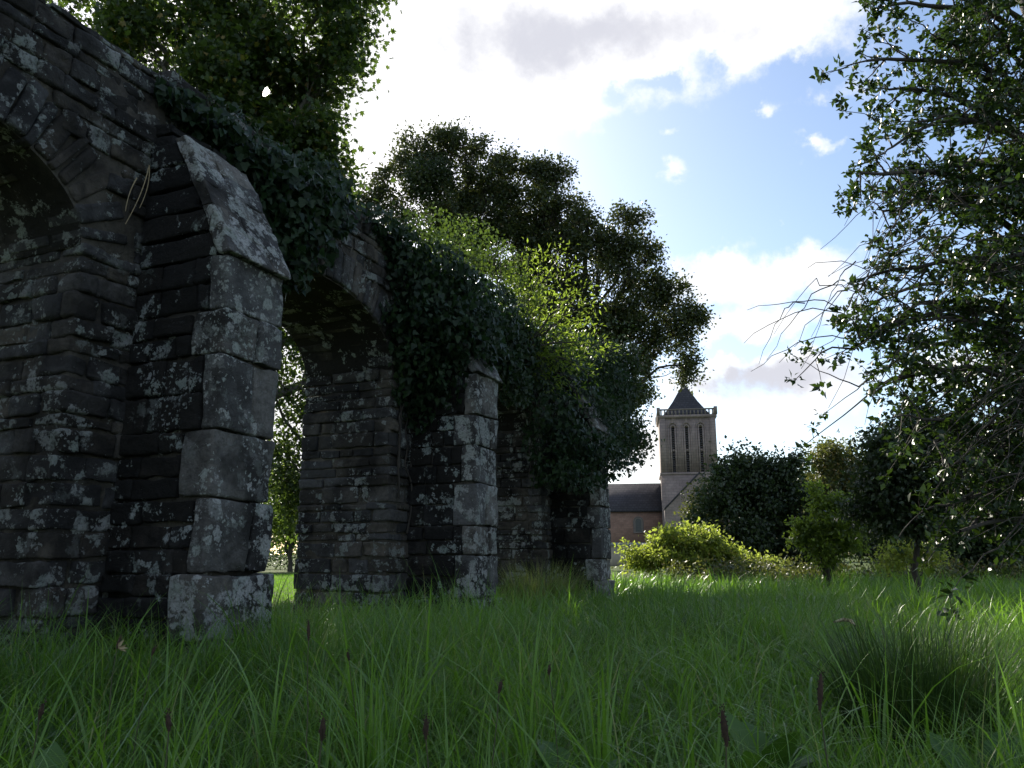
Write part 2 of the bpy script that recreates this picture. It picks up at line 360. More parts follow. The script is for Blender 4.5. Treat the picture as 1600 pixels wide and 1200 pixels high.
# ------------------------------------------------------------------ ruined arcade
ANG = R(23.4); E = np.array([math.sin(ANG), math.cos(ANG), 0]); N = np.array([math.cos(ANG), -math.sin(ANG), 0]); O = np.array([-1.13, 9.66, 0])
UP = np.array([0, 0, 1.])
def W(s, d, z): return O + np.multiply.outer(s, E) + np.multiply.outer(d, N) + np.multiply.outer(z, UP)
def wall_at(px, py, d=0.0):
    r = ray(px, py); c = np.array([0, 0, HC]); t = (d - (c-O) @ N)/(r @ N); p = c + r*t
    return (p-O) @ E, p[2]
CENT = [-8.28, -4.14, 0.0, 4.87]; HB = .315; HP = .735; T_W = 1.28; SPR = 3.03; RISE = .68; TOP = 4.67; RING = .42
OPEN = [((CENT[i]+CENT[i+1])/2, (CENT[i+1]-CENT[i])/2-HP) for i in range(3)]
S0, S1 = CENT[0]-2.2, CENT[3]+HP

def _tmpl():
    k = np.arange(9); g = np.stack(np.meshgrid(k, k, k, indexing='ij'), -1).reshape(-1, 3)
    keep = ((g == 0) | (g == 8)).any(1); idx = -np.ones(729, int); idx[np.where(keep)[0]] = np.arange(keep.sum())
    f = []
    lin = lambda a: a[0]*81+a[1]*9+a[2]
    for ax in range(3):
        o = [i for i in range(3) if i != ax]
        for side in (0, 8):
            for i in range(8):
                for j in range(8):
                    q = []
                    for di, dj in ((0, 0), (1, 0), (1, 1), (0, 1)):
                        c = [0, 0, 0]; c[ax] = side; c[o[0]] = i+di; c[o[1]] = j+dj; q.append(idx[lin(c)])
                    flip = (side == 8) ^ (ax == 1)
                    f.append(q if flip else q[::-1])
    return g[keep], np.array(f)
BG, BF = _tmpl()
class Blocks:
    """rounded, weathered stone blocks in wall axes (s along, d outward, z up)"""
    def __init__(s): s.c = []; s.h = []; s.a = []; s.sh = []
    def add(s, c, h, ang=0.0, shear=0.0): s.c.append(c); s.h.append(h); s.a.append(ang); s.sh.append(shear)
    def into(s, mb, mat=0, amp=.016, rad=.014):
        c = np.array(s.c, float); h = np.array(s.h, float); n = len(c); a = np.array(s.a); sh = np.array(s.sh)
        r = np.minimum(rad*(.7+.7*rng.random(n)), .45*h.min(1))[:, None]
        q = np.stack([-h]+[(h-r)*t for t in (-1, -.72, -.36, 0, .36, .72, 1)]+[h], 1)
        P = np.stack([q[:, BG[:, k], k] for k in range(3)], -1)            # n,152,3
        inn = np.clip(P, -(h-r)[:, None], (h-r)[:, None]); dv = P-inn; L = np.linalg.norm(dv, axis=-1, keepdims=True)
        dirn = np.where(L > 1e-7, dv/np.maximum(L, 1e-9), 0); P = inn+dirn*r[:, None]
        # uneven block: random taper and twist
        tw = (rng.random((n, 1, 3))-.5)*.10
        P[..., 2] += P[..., 0]*tw[..., 0]; P[..., 0] += P[..., 2]*tw[..., 1]*1.2; P[..., 1] += P[..., 0]*tw[..., 2]*.5
        P[..., 2] += P[..., 1]*sh[:, None]
        ca, sa = np.cos(a)[:, None], np.sin(a)[:, None]
        x, z = P[..., 0]*ca-P[..., 2]*sa, P[..., 0]*sa+P[..., 2]*ca
        P = np.stack([x, P[..., 1], z], -1)+c[:, None]
        w = W(P[..., 0], P[..., 1], P[..., 2])
        dw = dirn[..., 0:1]*E + dirn[..., 1:2]*N + dirn[..., 2:3]*UP
        w = w + dw*((fbm(w, 5.5, 3, 3)-.5)*amp*3.2)[..., None] + dw*((fbm(w, 15, 2, 9)-.5)*amp*1.9)[..., None]
        mb.add(w, (BF[None]+(np.arange(n)*len(BG))[:, None, None]).reshape(-1, 4), mat, np.repeat(rng.random(n), len(BG)))
def courses(z0, z1, lo, hi):
    z = z0; r = []
    while z < z1-.02:
        h = random.uniform(lo, hi)
        if z+h > z1-lo*.6: h = z1-z
        r.append((z, min(z+h, z1))); z += h
    return r
def splits(a, b, lo, hi):
    x = a; r = []
    while x < b-1e-6:
        w = random.uniform(lo, hi)
        if x+w > b-lo*.7: w = b-x
        r.append((x, x+w)); x += w
    return r
G = .008
def arcade():
    root = thing('ruined_arcade', W(0., 0., 0.), 'long dark lichen-covered stone arcade wall with round arches and stepped buttresses, draped in ivy', 'ruined arcade')
    for ci, c in enumerate(CENT):
        B = Blocks(); mb = MB()
        lo_s = c-HP if ci else S0
        for k, (z0, z1) in enumerate(courses(-.1, SPR, .08, .20)):
            fl = k % 2; pj = random.uniform(-.012, .022)
            # front skin
            a, e = (lo_s, c+HP) if fl else (lo_s+.22, c+HP-.22)
            for x0, x1 in splits(a, e, .14, .46):
                d = random.uniform(.10, .16); j = random.uniform(-.015, .03)
                B.add(((x0+x1)/2, j-d, (z0+z1)/2+random.uniform(-.008, .008)), ((x1-x0)/2-G*random.uniform(.5, 1.8), d, (z1-z0)/2-G*random.uniform(.4, 2.0)), random.gauss(0, .025))
            # jambs (left and right reveals)
            for sd_ in (-1, 1):
                if ci == 0 and sd_ < 0: continue
                da, db = (-T_W, 0.0) if not fl else (-T_W, -.24)
                for d0, d1 in splits(da, db, .18, .6):
                    w = random.uniform(.10, .15); j = random.uniform(-.015, .025)
                    B.add((c+sd_*(HP+j-w), (d0+d1)/2, (z0+z1)/2), (w, (d1-d0)/2-G, (z1-z0)/2-G))
        B.into(mb, 0, amp=.015)
        # mortar core
        ctr = W((lo_s+c+HP)/2, -T_W/2, SPR/2-.05); mb.box(ctr, ((c+HP-lo_s)/2-.026, T_W/2-.026, SPR/2+.05), math.pi/2-ANG, 1)
        mb.build('pier', [M['stone'], M['core']], root, False)
    # walling above the springing
    mb = MB(); B = Blocks()
    def ztop(s): return TOP + .16*(vnoise(np.stack([np.asarray(s)*1.0, np.asarray(s)*0, np.asarray(s)*0], -1), 1.3, 5)-.5)
    def inside(s, z, g):
        for oc, hw in OPEN:
            if ((s-oc)/(hw+g))**2 + (max(z-SPR, 0)/(RISE+g))**2 < 1: return True
        return False
    for k, (z0, z1) in enumerate(courses(SPR, TOP, .08, .19)):
        for x0, x1 in splits(S0+random.uniform(0, .2), S1, .15, .45):
            zc = (z0+z1)/2
            if any(inside(x, z, RING-.14) for x in (x0, x1, (x0+x1)/2) for z in (z0, z1)): continue
            d = random.uniform(.10, .15); j = random.uniform(-.02, .03)
            B.add(((x0+x1)/2, j-d, zc), ((x1-x0)/2-G, d, (z1-z0)/2-G))
    # rough capping of tumbled stones
    for d0 in (-.27, -.6, -.98):
        for x0, x1 in splits(S0, S1, .25, .6):
            h = random.uniform(.03, .08); s = (x0+x1)/2
            B.add((s, d0+random.uniform(-.08, .08), float(ztop(s))+h*.4), ((x1-x0)/2-.01, .19, h), random.uniform(-.08, .08))
    B.into(mb, 0, amp=.018)
    ss = np.unique(np.concatenate([np.linspace(S0, S1, 90)] + [oc+hw*np.cos(np.linspace(math.pi, 0, 25)) for oc, hw in OPEN]))
    zb = np.full(len(ss), SPR-.02)
    for oc, hw in OPEN:
        k = np.abs(ss-oc) < hw; zb[k] = SPR+RISE*np.sqrt(np.maximum(0, 1-((ss[k]-oc)/hw)**2))
    zt = ztop(ss); n = len(ss)
    V = np.concatenate([W(ss, np.full(n, -.022), zb), W(ss, np.full(n, -.022), zt), W(ss, np.full(n, -T_W), zb), W(ss, np.full(n, -T_W), zt)])
    i = np.arange(n-1)
    f = np.concatenate([np.stack(q, -1) for q in ((i, i+1, i+1+n, i+n), (i+2*n, i+3*n, i+1+3*n, i+1+2*n), (i+n, i+1+n, i+1+3*n, i+3*n))])
    mb.add(V, f, 1); mb.add(V, np.stack((i, i+2*n, i+1+2*n, i+1), -1), 2)  # underside of the arches: its shade is painted in by the darker stone
    mb.poly(V[[0, n, 3*n, 2*n]], 1); mb.poly(V[[n-1, 3*n-1, 4*n-1, 2*n-1][::-1]], 1)
    mb.build('upper_wall', [M['stone'], M['core'], M['stained_shaded']], root, False)
    # arch rings of thin upright slabs + soffit slabs
    for oc, hw in OPEN:
        mb = MB(); B = Blocks(); th = 0.0
        m = 400; tt = np.linspace(0, math.pi, m); xx, zz = hw*np.cos(tt), RISE*np.sin(tt)
        L = np.concatenate([[0], np.cumsum(np.hypot(np.diff(xx), np.diff(zz)))]); p = .03
        while p < L[-1]-.05:
            w = random.uniform(.07, .15); q = min(p+w/2, L[-1]-.03); t = np.interp(q, L, tt)
            nx, nz = math.cos(t)/hw, math.sin(t)/RISE; ln = math.hypot(nx, nz); nx /= ln; nz /= ln
            rl = random.uniform(RING*.42, RING*.5)
            dd = -T_W+.01
            for d0, d1 in ((-.34, random.uniform(.0, .035)), (-.8, -.35), (-T_W, -.81)):
                j = random.uniform(-.015, .02)
                B.add((oc+hw*math.cos(t)+nx*(rl+j), (d0+d1)/2, SPR+RISE*math.sin(t)+nz*(rl+j)), (w/2-.005, (d1-d0)/2-.005, rl), math.atan2(nz, nx)-math.pi/2)
            p += w
        B.into(mb, 0, amp=.010, rad=.02)
        mb.build('arch_ring', M['stone'], root, False)
    # buttresses
    for ci, c in enumerate(CENT):
        mb = MB(); B = Blocks(); Q = Blocks(); cap = Blocks()
        if ci == 1: c = c+.06
        D = .90; ZF = HC+1.86*1.15; ZS = HC+2.75*1.15
        for k, (z0, z1) in enumerate(courses(-.1, ZF, .32, .56)):
            pl = .05 if z0 < .3 else 0
            fl = k % 2; dq = random.uniform(.22, .34) if fl else random.uniform(.13, .20)
            sp = [(c-HB-pl, c+HB+pl)] if random.random() < .35 else [(c-HB-pl, c-HB+random.uniform(.24, .44)), (0, c+HB+pl)]
            if len(sp) == 2: sp[1] = (sp[0][1], sp[1][1])
            for x0, x1 in sp:
                j = random.uniform(-.012, .018)
                Q.add(((x0+x1)/2, D+pl+j-dq/2, (z0+z1)/2), ((x1-x0)/2-G, dq/2, (z1-z0)/2-G))
            nsub = random.choice([2, 2, 3]); zz = np.linspace(z0, z1, nsub+1)
            for q in range(nsub):
                for sd_ in (-1, 1):
                    for d0, d1 in splits(-.02, D+pl-dq, .15, .42):
                        j = random.uniform(-.02, .012)
                        B.add((c+sd_*(HB+pl+j-.12), (d0+d1)/2, (zz[q]+zz[q+1])/2), (.12, (d1-d0)/2-G, (zz[q+1]-zz[q])/2-G))
        # steep weathering of overlapping slabs, front edge up to the shallow upper stage
        d1_, d2_ = D+.03, .38; nst = 5
        for k in range(nst):
            f0, f1 = k/nst, (k+1)/nst
            za, zb_ = ZF+(ZS-ZF)*f0, ZF+(ZS-ZF)*f1; da, db = d1_+(d2_-d1_)*f0, d1_+(d2_-d1_)*f1
            tilt = (ZS-ZF)/(d2_-d1_)
            for x0, x1 in ([(c-HB-.03, c+.02+random.uniform(-.1, .1)), (0, c+HB+.03)]):
                if x0 == 0: x0 = xm
                xm = x1
                dd = (da+.02)/2
                cap.add(((x0+x1)/2, (da+db)/2-.04, (za+zb_)/2), ((x1-x0)/2-.004, .06, (zb_-za)/2+.01))
            # inner fill under the slope
        for k in range(nst):
            f0, f1 = k/nst, (k+1)/nst; za, zb_ = ZF+(ZS-ZF)*f0, ZF+(ZS-ZF)*f1; db = d1_+(d2_-d1_)*f1-.03
            for sd_ in (-1, 1):
                B.add((c+sd_*(HB-.16), db/2, (za+zb_)/2), (.16, db/2, (zb_-za)/2-G))
        # shallow upper stage
        for z0, z1 in courses(ZS-.06, TOP-.45, .16, .26):
            for x0, x1 in splits(c-HB+.01, c+HB-.01, .25, .45):
                B.add(((x0+x1)/2, .10+random.uniform(-.02, .02), (z0+z1)/2), ((x1-x0)/2-G, .10, (z1-z0)/2-G))
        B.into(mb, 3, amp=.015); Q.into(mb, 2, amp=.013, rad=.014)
        mb.box(W(c, (D-.06)/2, ZF/2-.05), (HB-.05, (D-.06)/2, ZF/2), math.pi/2-ANG, 1)
        # tilted capping: rotate slabs in the d-z plane
        cc = MB(); cap.into(cc, 0, amp=.014)
        # shear each slab so its outer face follows the slope
        k0 = 0; v = cc.v[0]; dz = (v-O) @ N
        per = len(BG); ctr = np.repeat(np.array(cap.c), per, 0)
        zloc = v[:, 2]-ctr[:, 2]
        v = v + (zloc*(d2_-d1_)/(ZS-ZF))[:, None]*N
        o = mb.build('buttress', [M['stone'], M['core'], M['quoin'], M['stained_shaded']], root, False)
        c2 = MB(); c2.add(v, cc.f[0][0], 0, cc.a[0]); c2.build('weathering_slab', M['quoin'], o, True) if False else None
        cm = MB(); cm.add(v-0, cc.f[0][0], 0, cc.a[0])
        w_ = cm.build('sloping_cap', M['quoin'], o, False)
    # moss mats along the wall head
    mb = MB(); n = 5200; ss = rng.uniform(S0, S1, n); dd = rng.uniform(-.6, .06, n)
    k = fbm(np.stack([ss, dd, dd*0], 1), 1.8, 2, 4) > .42; ss, dd = ss[k], dd[k]; n = len(ss)
    p = O+ss[:, None]*E+dd[:, None]*N+(ztop(ss)+.03+.07*rng.random(n)-np.where(dd > -.02, .1, 0)*rng.random(n))[:, None]*UP
    mb.leaves(p, rng.normal(size=(n, 3))*.7+np.array([0, 0, .3]), rng.normal(size=(n, 3)), .05*(.4+rng.random(n)), LANCE)
    mb.build('moss', M['moss'], root, True)
    return root
ARC = arcade()

# ------------------------------------------------------------------ plants
def leaf_cloud(mb, C, rad, n, size, tmpl, droop=.2, upb=.6, jit=.35, mat=0, out=None):
    """n leaves round each cluster centre"""
    C = np.repeat(C, n, 0); k = len(C)
    off = rng.normal(size=(k, 3))*(np.repeat(rad, n)[:, None] if not np.isscalar(rad) else rad)*np.array([.6, .6, .5])
    d = unit(off)*.6 + rng.normal(size=(k, 3))*.5 + np.array([0, 0, -droop])
    nr = rng.normal(size=(k, 3))*.7 + np.array([0, 0, upb])
    if tmpl is PLANE:   # a small chink in the crown where the sun comes through
        q = C+off-np.array([0, 0, HC]); ds = np.linalg.norm(q-(q @ sd)[:, None]*sd, axis=1); kp = ds > .13; C, off, d, nr, k = C[kp], off[kp], d[kp], nr[kp], int(kp.sum())
    if out is not None: nr = nr + out
    mb.leaves(C+off, d, nr, size*(1+jit*(rng.random(k)*2-1)), tmpl, mat)
def curve(a, b, n=7, sag=0.0, wig=.06, up0=None):
    t = np.linspace(0, 1, n)[:, None]; a = np.asarray(a); b = np.asarray(b); L = np.linalg.norm(b-a)
    P = a*(1-t)+b*t; P = P + np.array([0, 0, 1])*sag*L*(t*(1-t))*4
    w = rng.normal(size=(n, 3))*wig*L*np.sqrt(t*(1-t)); return P+w
def tree(name, label, cat, base, lobes, leaf, bark, size, per, tmpl=DIAM, trunk_r=.2, fork=.35, ncl=40, crad=.5, group=None, twig=.012, lean=(0, 0), shell=.5, droop=.2, top=None, sat=0, hole=None, hth=.5):
    """lobes: (centre, radii, weight). trunk > limbs to lobes > twigs to clusters > leaves"""
    root = thing(name, base, label, cat, group); base = np.array(base, float)
    if sat:   # smaller boughs breaking the outline of each main lobe
        ex = []
        for c, r_, w in lobes:
            for _ in range(sat):
                v = unit(rng.normal(size=3)); f = random.uniform(.28, .45); ex.append((np.array(c)+v*np.array(r_)*random.uniform(.9, 1.15), tuple(q*f for q in r_), w*.16, c))
        lobes = [tuple(l)+(None,) for l in lobes]+ex
    else: lobes = [tuple(l)+(None,) for l in lobes]
    C = np.array([l[0] for l in lobes]); zmax = C[:, 2].max() if top is None else top; cen = C.mean(0)
    tip = np.array([base[0]*.35+cen[0]*.65, base[1]*.35+cen[1]*.65, base[2]+(zmax-base[2])*.85])
    tb = MB(); cb = MB()
    tr = curve(base+np.array([0, 0, -.1]), tip, 14, 0, .02); tb.tube(tr, np.linspace(trunk_r, trunk_r*.2, 14)*np.array([1.35, 1.1]+[1]*12), 9)
    for (c, r, w, par) in lobes:
        c = np.array(c, float); r = np.array(r, float)
        hz = base[2]+max(.15, min(.95, fork))*(zmax-base[2])
        k = int(np.clip(np.interp(min(hz, c[2]-.3*np.linalg.norm(c[:2]-base[:2])), tr[:, 2], np.arange(14)), 2, 12))
        lim = curve(tr[k], c, 9, .08, .05); lr = trunk_r*(.50-.025*k)*(.45 if w < .2 else 1)
        if par is not None: lim = curve(np.array(par, float), c, 9, .05, .06); lr = trunk_r*.10
        tb.tube(lim, np.linspace(lr, lr*.22, 9), 6)
        n = max(3, int(ncl*w)); v = unit(rng.normal(size=(n, 3)))*(rng.random(n)**shell)[:, None]
        K = c+v*r
        if hole:
            v = unit(rng.normal(size=(n*5, 3)))*(rng.random(n*5)**shell)[:, None]*np.where(rng.random(n*5) < .2, 1.4, 1.1)[:, None]; K = c+v*r
            K = K[fbm(K, hole, 2, 71) > hth][:n]
            if len(K) == 0: continue
            n = len(K)
        for q in K:
            if rng.random() < .6:
                j = rng.integers(5, 9); tb.tube(curve(lim[j], q, 5, .04, .06), np.linspace(twig, twig*.35, 5), 4)
        leaf_cloud(cb, K, crad*(.6+.8*rng.random(n)), per, size, tmpl, droop)
    tb.build('trunk', bark, root, True); cb.build('crown', leaf, root)
    return root
def PL(px, py, Y, rx, ry, w=1.0, rd=None):
    """lobe from a picture position, given its real distance"""
    k = Y/F; c = at(px, py, Y + (0 if rd is None else 0)); return (c, (rx*k, (rd if rd else max(rx, ry))*k, ry*k), w)
def gnd(px, Y): p = at(px, 865, Y); return np.array([p[0], Y, 0.0])

# --- trees behind the arcade
def back_trees():
    Y = 15
    L = [PL(430, 60, Y, 110, 90, 1.6), PL(300, 20, Y, 130, 90, 1.5), PL(500, 120, Y, 65, 60, 1.0), PL(400, 170, Y, 90, 60, 1.2), PL(330, 130, Y-1, 80, 60, 1.0), PL(230, 60, Y-1, 70, 60, .9),
         PL(490, 210, Y, 60, 50, .9), PL(530, 60, Y, 45, 60, .7), PL(520, 280, Y, 28, 40, .4), PL(430, 240, Y, 70, 50, .9), PL(540, -40, Y, 70, 70, .8), PL(380, -80, Y, 180, 110, 1.5), PL(160, -60, Y, 150, 110, 1.2),
         PL(300, 250, Y+1, 120, 80, 1.0), PL(200, 180, Y+1, 120, 100, 1.0), PL(350, -260, Y, 170, 110, 1.0), PL(100, 120, Y, 110, 110, .8), PL(20, -20, Y, 130, 130, .8),
         PL(340, 380, Y+1, 90, 70, 1.0), PL(250, 330, Y+1, 90, 70, 1.0), PL(150, 330, Y, 90, 80, .9), PL(400, 330, Y+1, 70, 60, .9), PL(450, 430, Y+3, 70, 60, 1.0), PL(540, 470, Y+3, 80, 60, 1.2), PL(640, 500, Y+4, 80, 60, 1.2), PL(730, 560, Y+4, 70, 60, 1.0), PL(380, 480, Y+2, 70, 70, 1.0), PL(600, 590, Y+4, 90, 60, 1.0)]  # unseen low lobes, added behind the wall to keep sun patches off the grass
    tree('plane_tree', 'tall broad-leaved backlit tree rising behind the arcade at upper left, hiding the sun', 'tree', gnd(330, Y+.5), L, M['plane_leaf'], M['bark_grey'], .115, 52, PLANE, .32, .35, 42, .36, shell=.45, sat=2, hole=.9, hth=.42)
    Y = 46
    L = [PL(640, 275, Y, 42, 35, .6), PL(690, 240, Y, 45, 28, .6), PL(740, 270, Y, 55, 50, 1), PL(690, 310, Y, 55, 40, .9), PL(790, 285, Y, 40, 35, .7), PL(800, 340, Y, 40, 40, .8), PL(770, 370, Y, 50, 45, 1),
         PL(620, 330, Y, 40, 25, .5), PL(575, 312, Y, 18, 18, .18), PL(700, 360, Y, 60, 40, .8), PL(760, 320, Y, 45, 45, .9), PL(715, 350, Y, 55, 40, .9), PL(600, 295, Y, 24, 18, .25), PL(665, 218, Y, 34, 14, .25), PL(780, 250, Y, 30, 20, .3), PL(705, 215, Y, 20, 10, .15), PL(740, 232, Y, 24, 14, .2), PL(820, 265, Y, 20, 14, .2), PL(775, 400, Y, 26, 26, .5), PL(800, 385, Y, 30, 26, .6)]
    tree('lime_tree', 'tall dark tree with a ball of mistletoe, beyond the arcade above the ivied second pier', 'tree', gnd(690, Y), L, M['mid_leaf'], M['bark'], .19, 64, DIAM, .5, .62, 46, .50, twig=.03, shell=.55, sat=3, hole=.62, hth=.43)
    b = MB(); c = at(672, 280, Y-1); k = unit(rng.normal(size=(360, 3)))*(rng.random(360)**.4)[:, None]*np.array([1.75, 1.5, 1.6])+c
    leaf_cloud(b, k, .30, 18, .16, DIAM, 0, .2)
    for q in k[::6]: b.tube(curve(c, q, 4, 0, .05), [.03, .018, .014, .01], 4)
    tag(b.build('mistletoe', M['dark_leaf']), 'dense dark ball of mistletoe high in the tree above the second pier', 'mistletoe')
    L = [PL(850, 300, Y, 45, 40, .8), PL(850, 350, Y, 55, 50, 1), PL(950, 370, Y, 45, 36, .9), PL(985, 420, Y, 42, 42, .8), PL(920, 430, Y, 50, 50, .8), PL(860, 430, Y, 60, 60, .9), PL(1040, 465, Y, 34, 36, .7), PL(1062, 520, Y, 24, 40, .6),
         PL(1072, 572, Y, 13, 22, .25), PL(990, 500, Y, 38, 36, .7), PL(955, 570, Y, 36, 40, .7), PL(985, 640, Y, 22, 32, .35), PL(900, 520, Y, 60, 60, .8), PL(890, 380, Y, 45, 40, .8), PL(870, 275, Y, 20, 20, .3), PL(905, 325, Y, 24, 22, .3),
         PL(930, 500, Y, 45, 45, .8), PL(1010, 445, Y, 30, 30, .5), PL(1000, 560, Y, 22, 20, .3), PL(1015, 395, Y, 20, 18, .3), PL(985, 340, Y, 26, 16, .3), PL(1085, 500, Y, 11, 26, .2), PL(845, 262, Y, 20, 13, .2), PL(1005, 610, Y, 16, 26, .2), PL(950, 620, Y, 45, 45, .9), PL(960, 500, Y, 45, 45, .8), PL(1030, 520, Y, 28, 30, .4), PL(810, 400, Y, 40, 45, .8), PL(835, 450, Y, 45, 45, .9), PL(850, 500, Y, 40, 40, .7), PL(900, 570, Y, 50, 40, .7)]
    tree('lime_tree', 'tall loose-crowned tree beyond the far pier, one branch drooping over the church tower', 'tree', gnd(880, Y), L, M['mid_leaf'], M['bark'], .19, 64, DIAM, .5, .35, 48, .50, twig=.034, shell=.55, sat=3, hole=.62, hth=.42)
    Y = 18
    L = [PL(830, 570, Y, 40, 50, 1), PL(880, 600, Y, 45, 50, 1), PL(930, 590, Y, 40, 45, 1), PL(960, 560, Y, 30, 35, .7), PL(900, 655, Y, 45, 45, 1), PL(950, 640, Y, 35, 45, .8), PL(975, 600, Y, 20, 25, .4), PL(985, 690, Y, 18, 20, .3), PL(850, 640, Y, 40, 45, .8), PL(815, 640, Y, 40, 45, .8), PL(870, 700, Y, 40, 35, .8), PL(795, 590, Y, 35, 40, .8)]
    tree('elder_bush', 'dark bush close behind the far end of the arcade, below the loose-crowned tree', 'bush', gnd(900, Y), L, M['dark_leaf'], M['bark'], .085, 64, DIAM, .10, .2, 50, .26, twig=.008, sat=3, hole=1.2, hth=.38)
    Y = 16.5
    L = [PL(470, 520, Y, 45, 50, .8), PL(440, 600, Y, 50, 50, .8), PL(480, 660, Y, 45, 40, .8), PL(430, 700, Y, 50, 40, 1), PL(470, 460, Y, 50, 45, .7), PL(380, 560, Y, 60, 100, 1), PL(530, 560, Y, 50, 90, .8), PL(455, 750, Y, 40, 40, 1.2), PL(490, 560, Y, 30, 60, .5), PL(470, 800, Y, 30, 30, .8), PL(560, 700, Y, 50, 70, .8)]
    tree('hazel_tree', 'light-leaved tree seen through the open arch beside the nearest buttress', 'tree', gnd(545, Y), L, M['shrub_leaf'], M['bark_grey'], .105, 36, OVATE, .13, .3, 34, .36, twig=.010, shell=.5)
    Y = 40
    for k, (px, w, h, mt, lab) in enumerate([(455, 70, 130, 'sap_leaf', 'sunlit green shrub seen through the open arch, above the lawn'), (380, 80, 150, 'shrub_leaf', 'leafy shrub behind the nearest buttress, left of the sunlit one'), (560, 90, 150, 'shrub_leaf', 'broad shrub behind the second pier, right of the sunlit one')]):
        L = [PL(px+random.uniform(-w, w)*.6, 870-h*random.uniform(.25, 1), Y, w*.5, h*.28, 1) for _ in range(9)]
        tree('shrub', lab, 'shrub', gnd(px, Y), L, M[mt], M['bark'], .16, 30, DIAM, .12, .1, 22, .5)
    # low dark hedge at the far edge of the lawn
    b = MB(); x = np.linspace(-30, -6, 260); q = np.stack([x, 46+rng.normal(size=260)*.5, .3+rng.random(260)*.9], 1); leaf_cloud(b, q, .5, 26, .16, DIAM)
    tag(b.build('hedge', M['dark_leaf']), 'low dark clipped hedge along the far edge of the sunlit lawn', 'hedge')
back_trees()

# --- ivy and shrubs on the arcade
def ivy(label, blobs, dens, size, mat, thick, tmpl=IVY, droop=.9, name='ivy', stems=14, outk=.9, cat='ivy'):
    b = MB(); st = MB(); pts = []; 
    for px, py, rx, ry, d in blobs:
        s, z = wall_at(px, py, d); dist = np.linalg.norm(W(s, d, z)-np.array([0, 0, HC]))
        rs, rz = max(.12, rx*dist/F/ .62), ry*dist/F
        n = int(dens*rs*rz*4); u = unit(rng.normal(size=(n, 3)))*(rng.random(n)**.33)[:, None]
        ss = s+u[:, 0]*rs; zz = z+u[:, 2]*rz; dd = d+u[:, 1]*thick
        pts.append(np.stack([ss, np.maximum(dd, np.where(zz > TOP, -1.2, .03)), zz], 1))
    p = np.concatenate(pts); base = W(p[:, 0].mean(), .05, 0.)
    root = thing(name, base, label, cat)
    k = len(p); w = W(p[:, 0], p[:, 1], p[:, 2]) if False else O+p[:, 0:1]*E+p[:, 1:2]*N+p[:, 2:3]*UP
    d = rng.normal(size=(k, 3))*.55+np.array([0, 0, -droop]); nr = N*outk+np.array([0, 0, .45])+rng.normal(size=(k, 3))*.55
    b.leaves(w, d, nr, size*(.6+.7*rng.random(k)), tmpl)
    for i in range(stems):   # climbing stems on the stone
        q = p[rng.integers(0, k)]; s0 = q[0]+random.uniform(-.4, .4)
        P = np.array([O+s*E+(.03+random.uniform(0, .02))*N+z*UP for s, z in zip(np.linspace(s0, q[0], 9)+rng.normal(size=9)*.04, np.linspace(max(.6, q[2]-1.6), q[2], 9))])
        loc = np.stack([(P-O) @ E, P[:, 2]], 1)
        if i > 3 and any(((loc[:, 0]-oc)/(hw+.1))[k]**2 < 1 and loc[k, 1] < SPR+RISE+.1 for oc, hw in OPEN for k in range(9)): continue
        if any(abs(loc[k, 0]-oc) < hw+.05 and loc[k, 1] < SPR+RISE+.05 for oc, hw in OPEN for k in range(9)):
            P = P+UP*(SPR+RISE+.15-P[:, 2].min())*(1-np.linspace(0, 1, 9))[:, None]
        st = MB(); st.tube(P, np.linspace(.014, .006, 9), 5); st.build('stem', M['bark'], root, True)
    b.build('foliage', mat, root); return root
ivy('dark ivy hanging from the wall head between the nearest buttress and the open arch', [(268, 150, 22, 20, .03), (300, 178, 32, 26, .05), (340, 205, 36, 30, .08), (385, 240, 40, 36, .1), (430, 275, 42, 45, .15), (475, 310, 45, 55, .2), (515, 325, 35, 45, .2), (440, 340, 35, 45, .15), (478, 375, 40, 45, .2), (440, 395, 24, 40, .15), (455, 430, 20, 30, .1), (400, 300, 26, 36, .1), (530, 300, 20, 25, 0), (497, 265, 30, 25, -.4), (420, 235, 40, 20, -.4), (350, 180, 40, 18, -.4)], 620, .085, M['ivy_leaf'], .22)
ivy('thick dark ivy covering the second pier and the top of its buttress', [(590, 350, 35, 25, .0), (630, 385, 35, 30, .1), (655, 440, 45, 50, .2), (640, 500, 40, 40, .15), (700, 430, 50, 50, .35), (690, 500, 55, 55, .4), (730, 470, 50, 60, .5), (660, 560, 45, 45, .25), (700, 570, 50, 45, .4), (640, 610, 28, 25, .1), (690, 625, 36, 28, .3), (745, 530, 40, 40, .6), (775, 490, 45, 50, .5), (730, 590, 22, 22, .6), (618, 410, 14, 25, .05), (780, 560, 30, 30, .3), (800, 600, 30, 40, .2), (560, 340, 25, 15, -.3), (735, 545, 40, 45, .75), (720, 520, 40, 50, .7), (760, 545, 22, 18, .95), (745, 500, 40, 40, .8), (700, 600, 40, 40, .5), (660, 650, 26, 26, .15), (790, 540, 30, 60, .3), (810, 540, 30, 60, .1)], 620, .075, M['ivy_leaf'], .32)
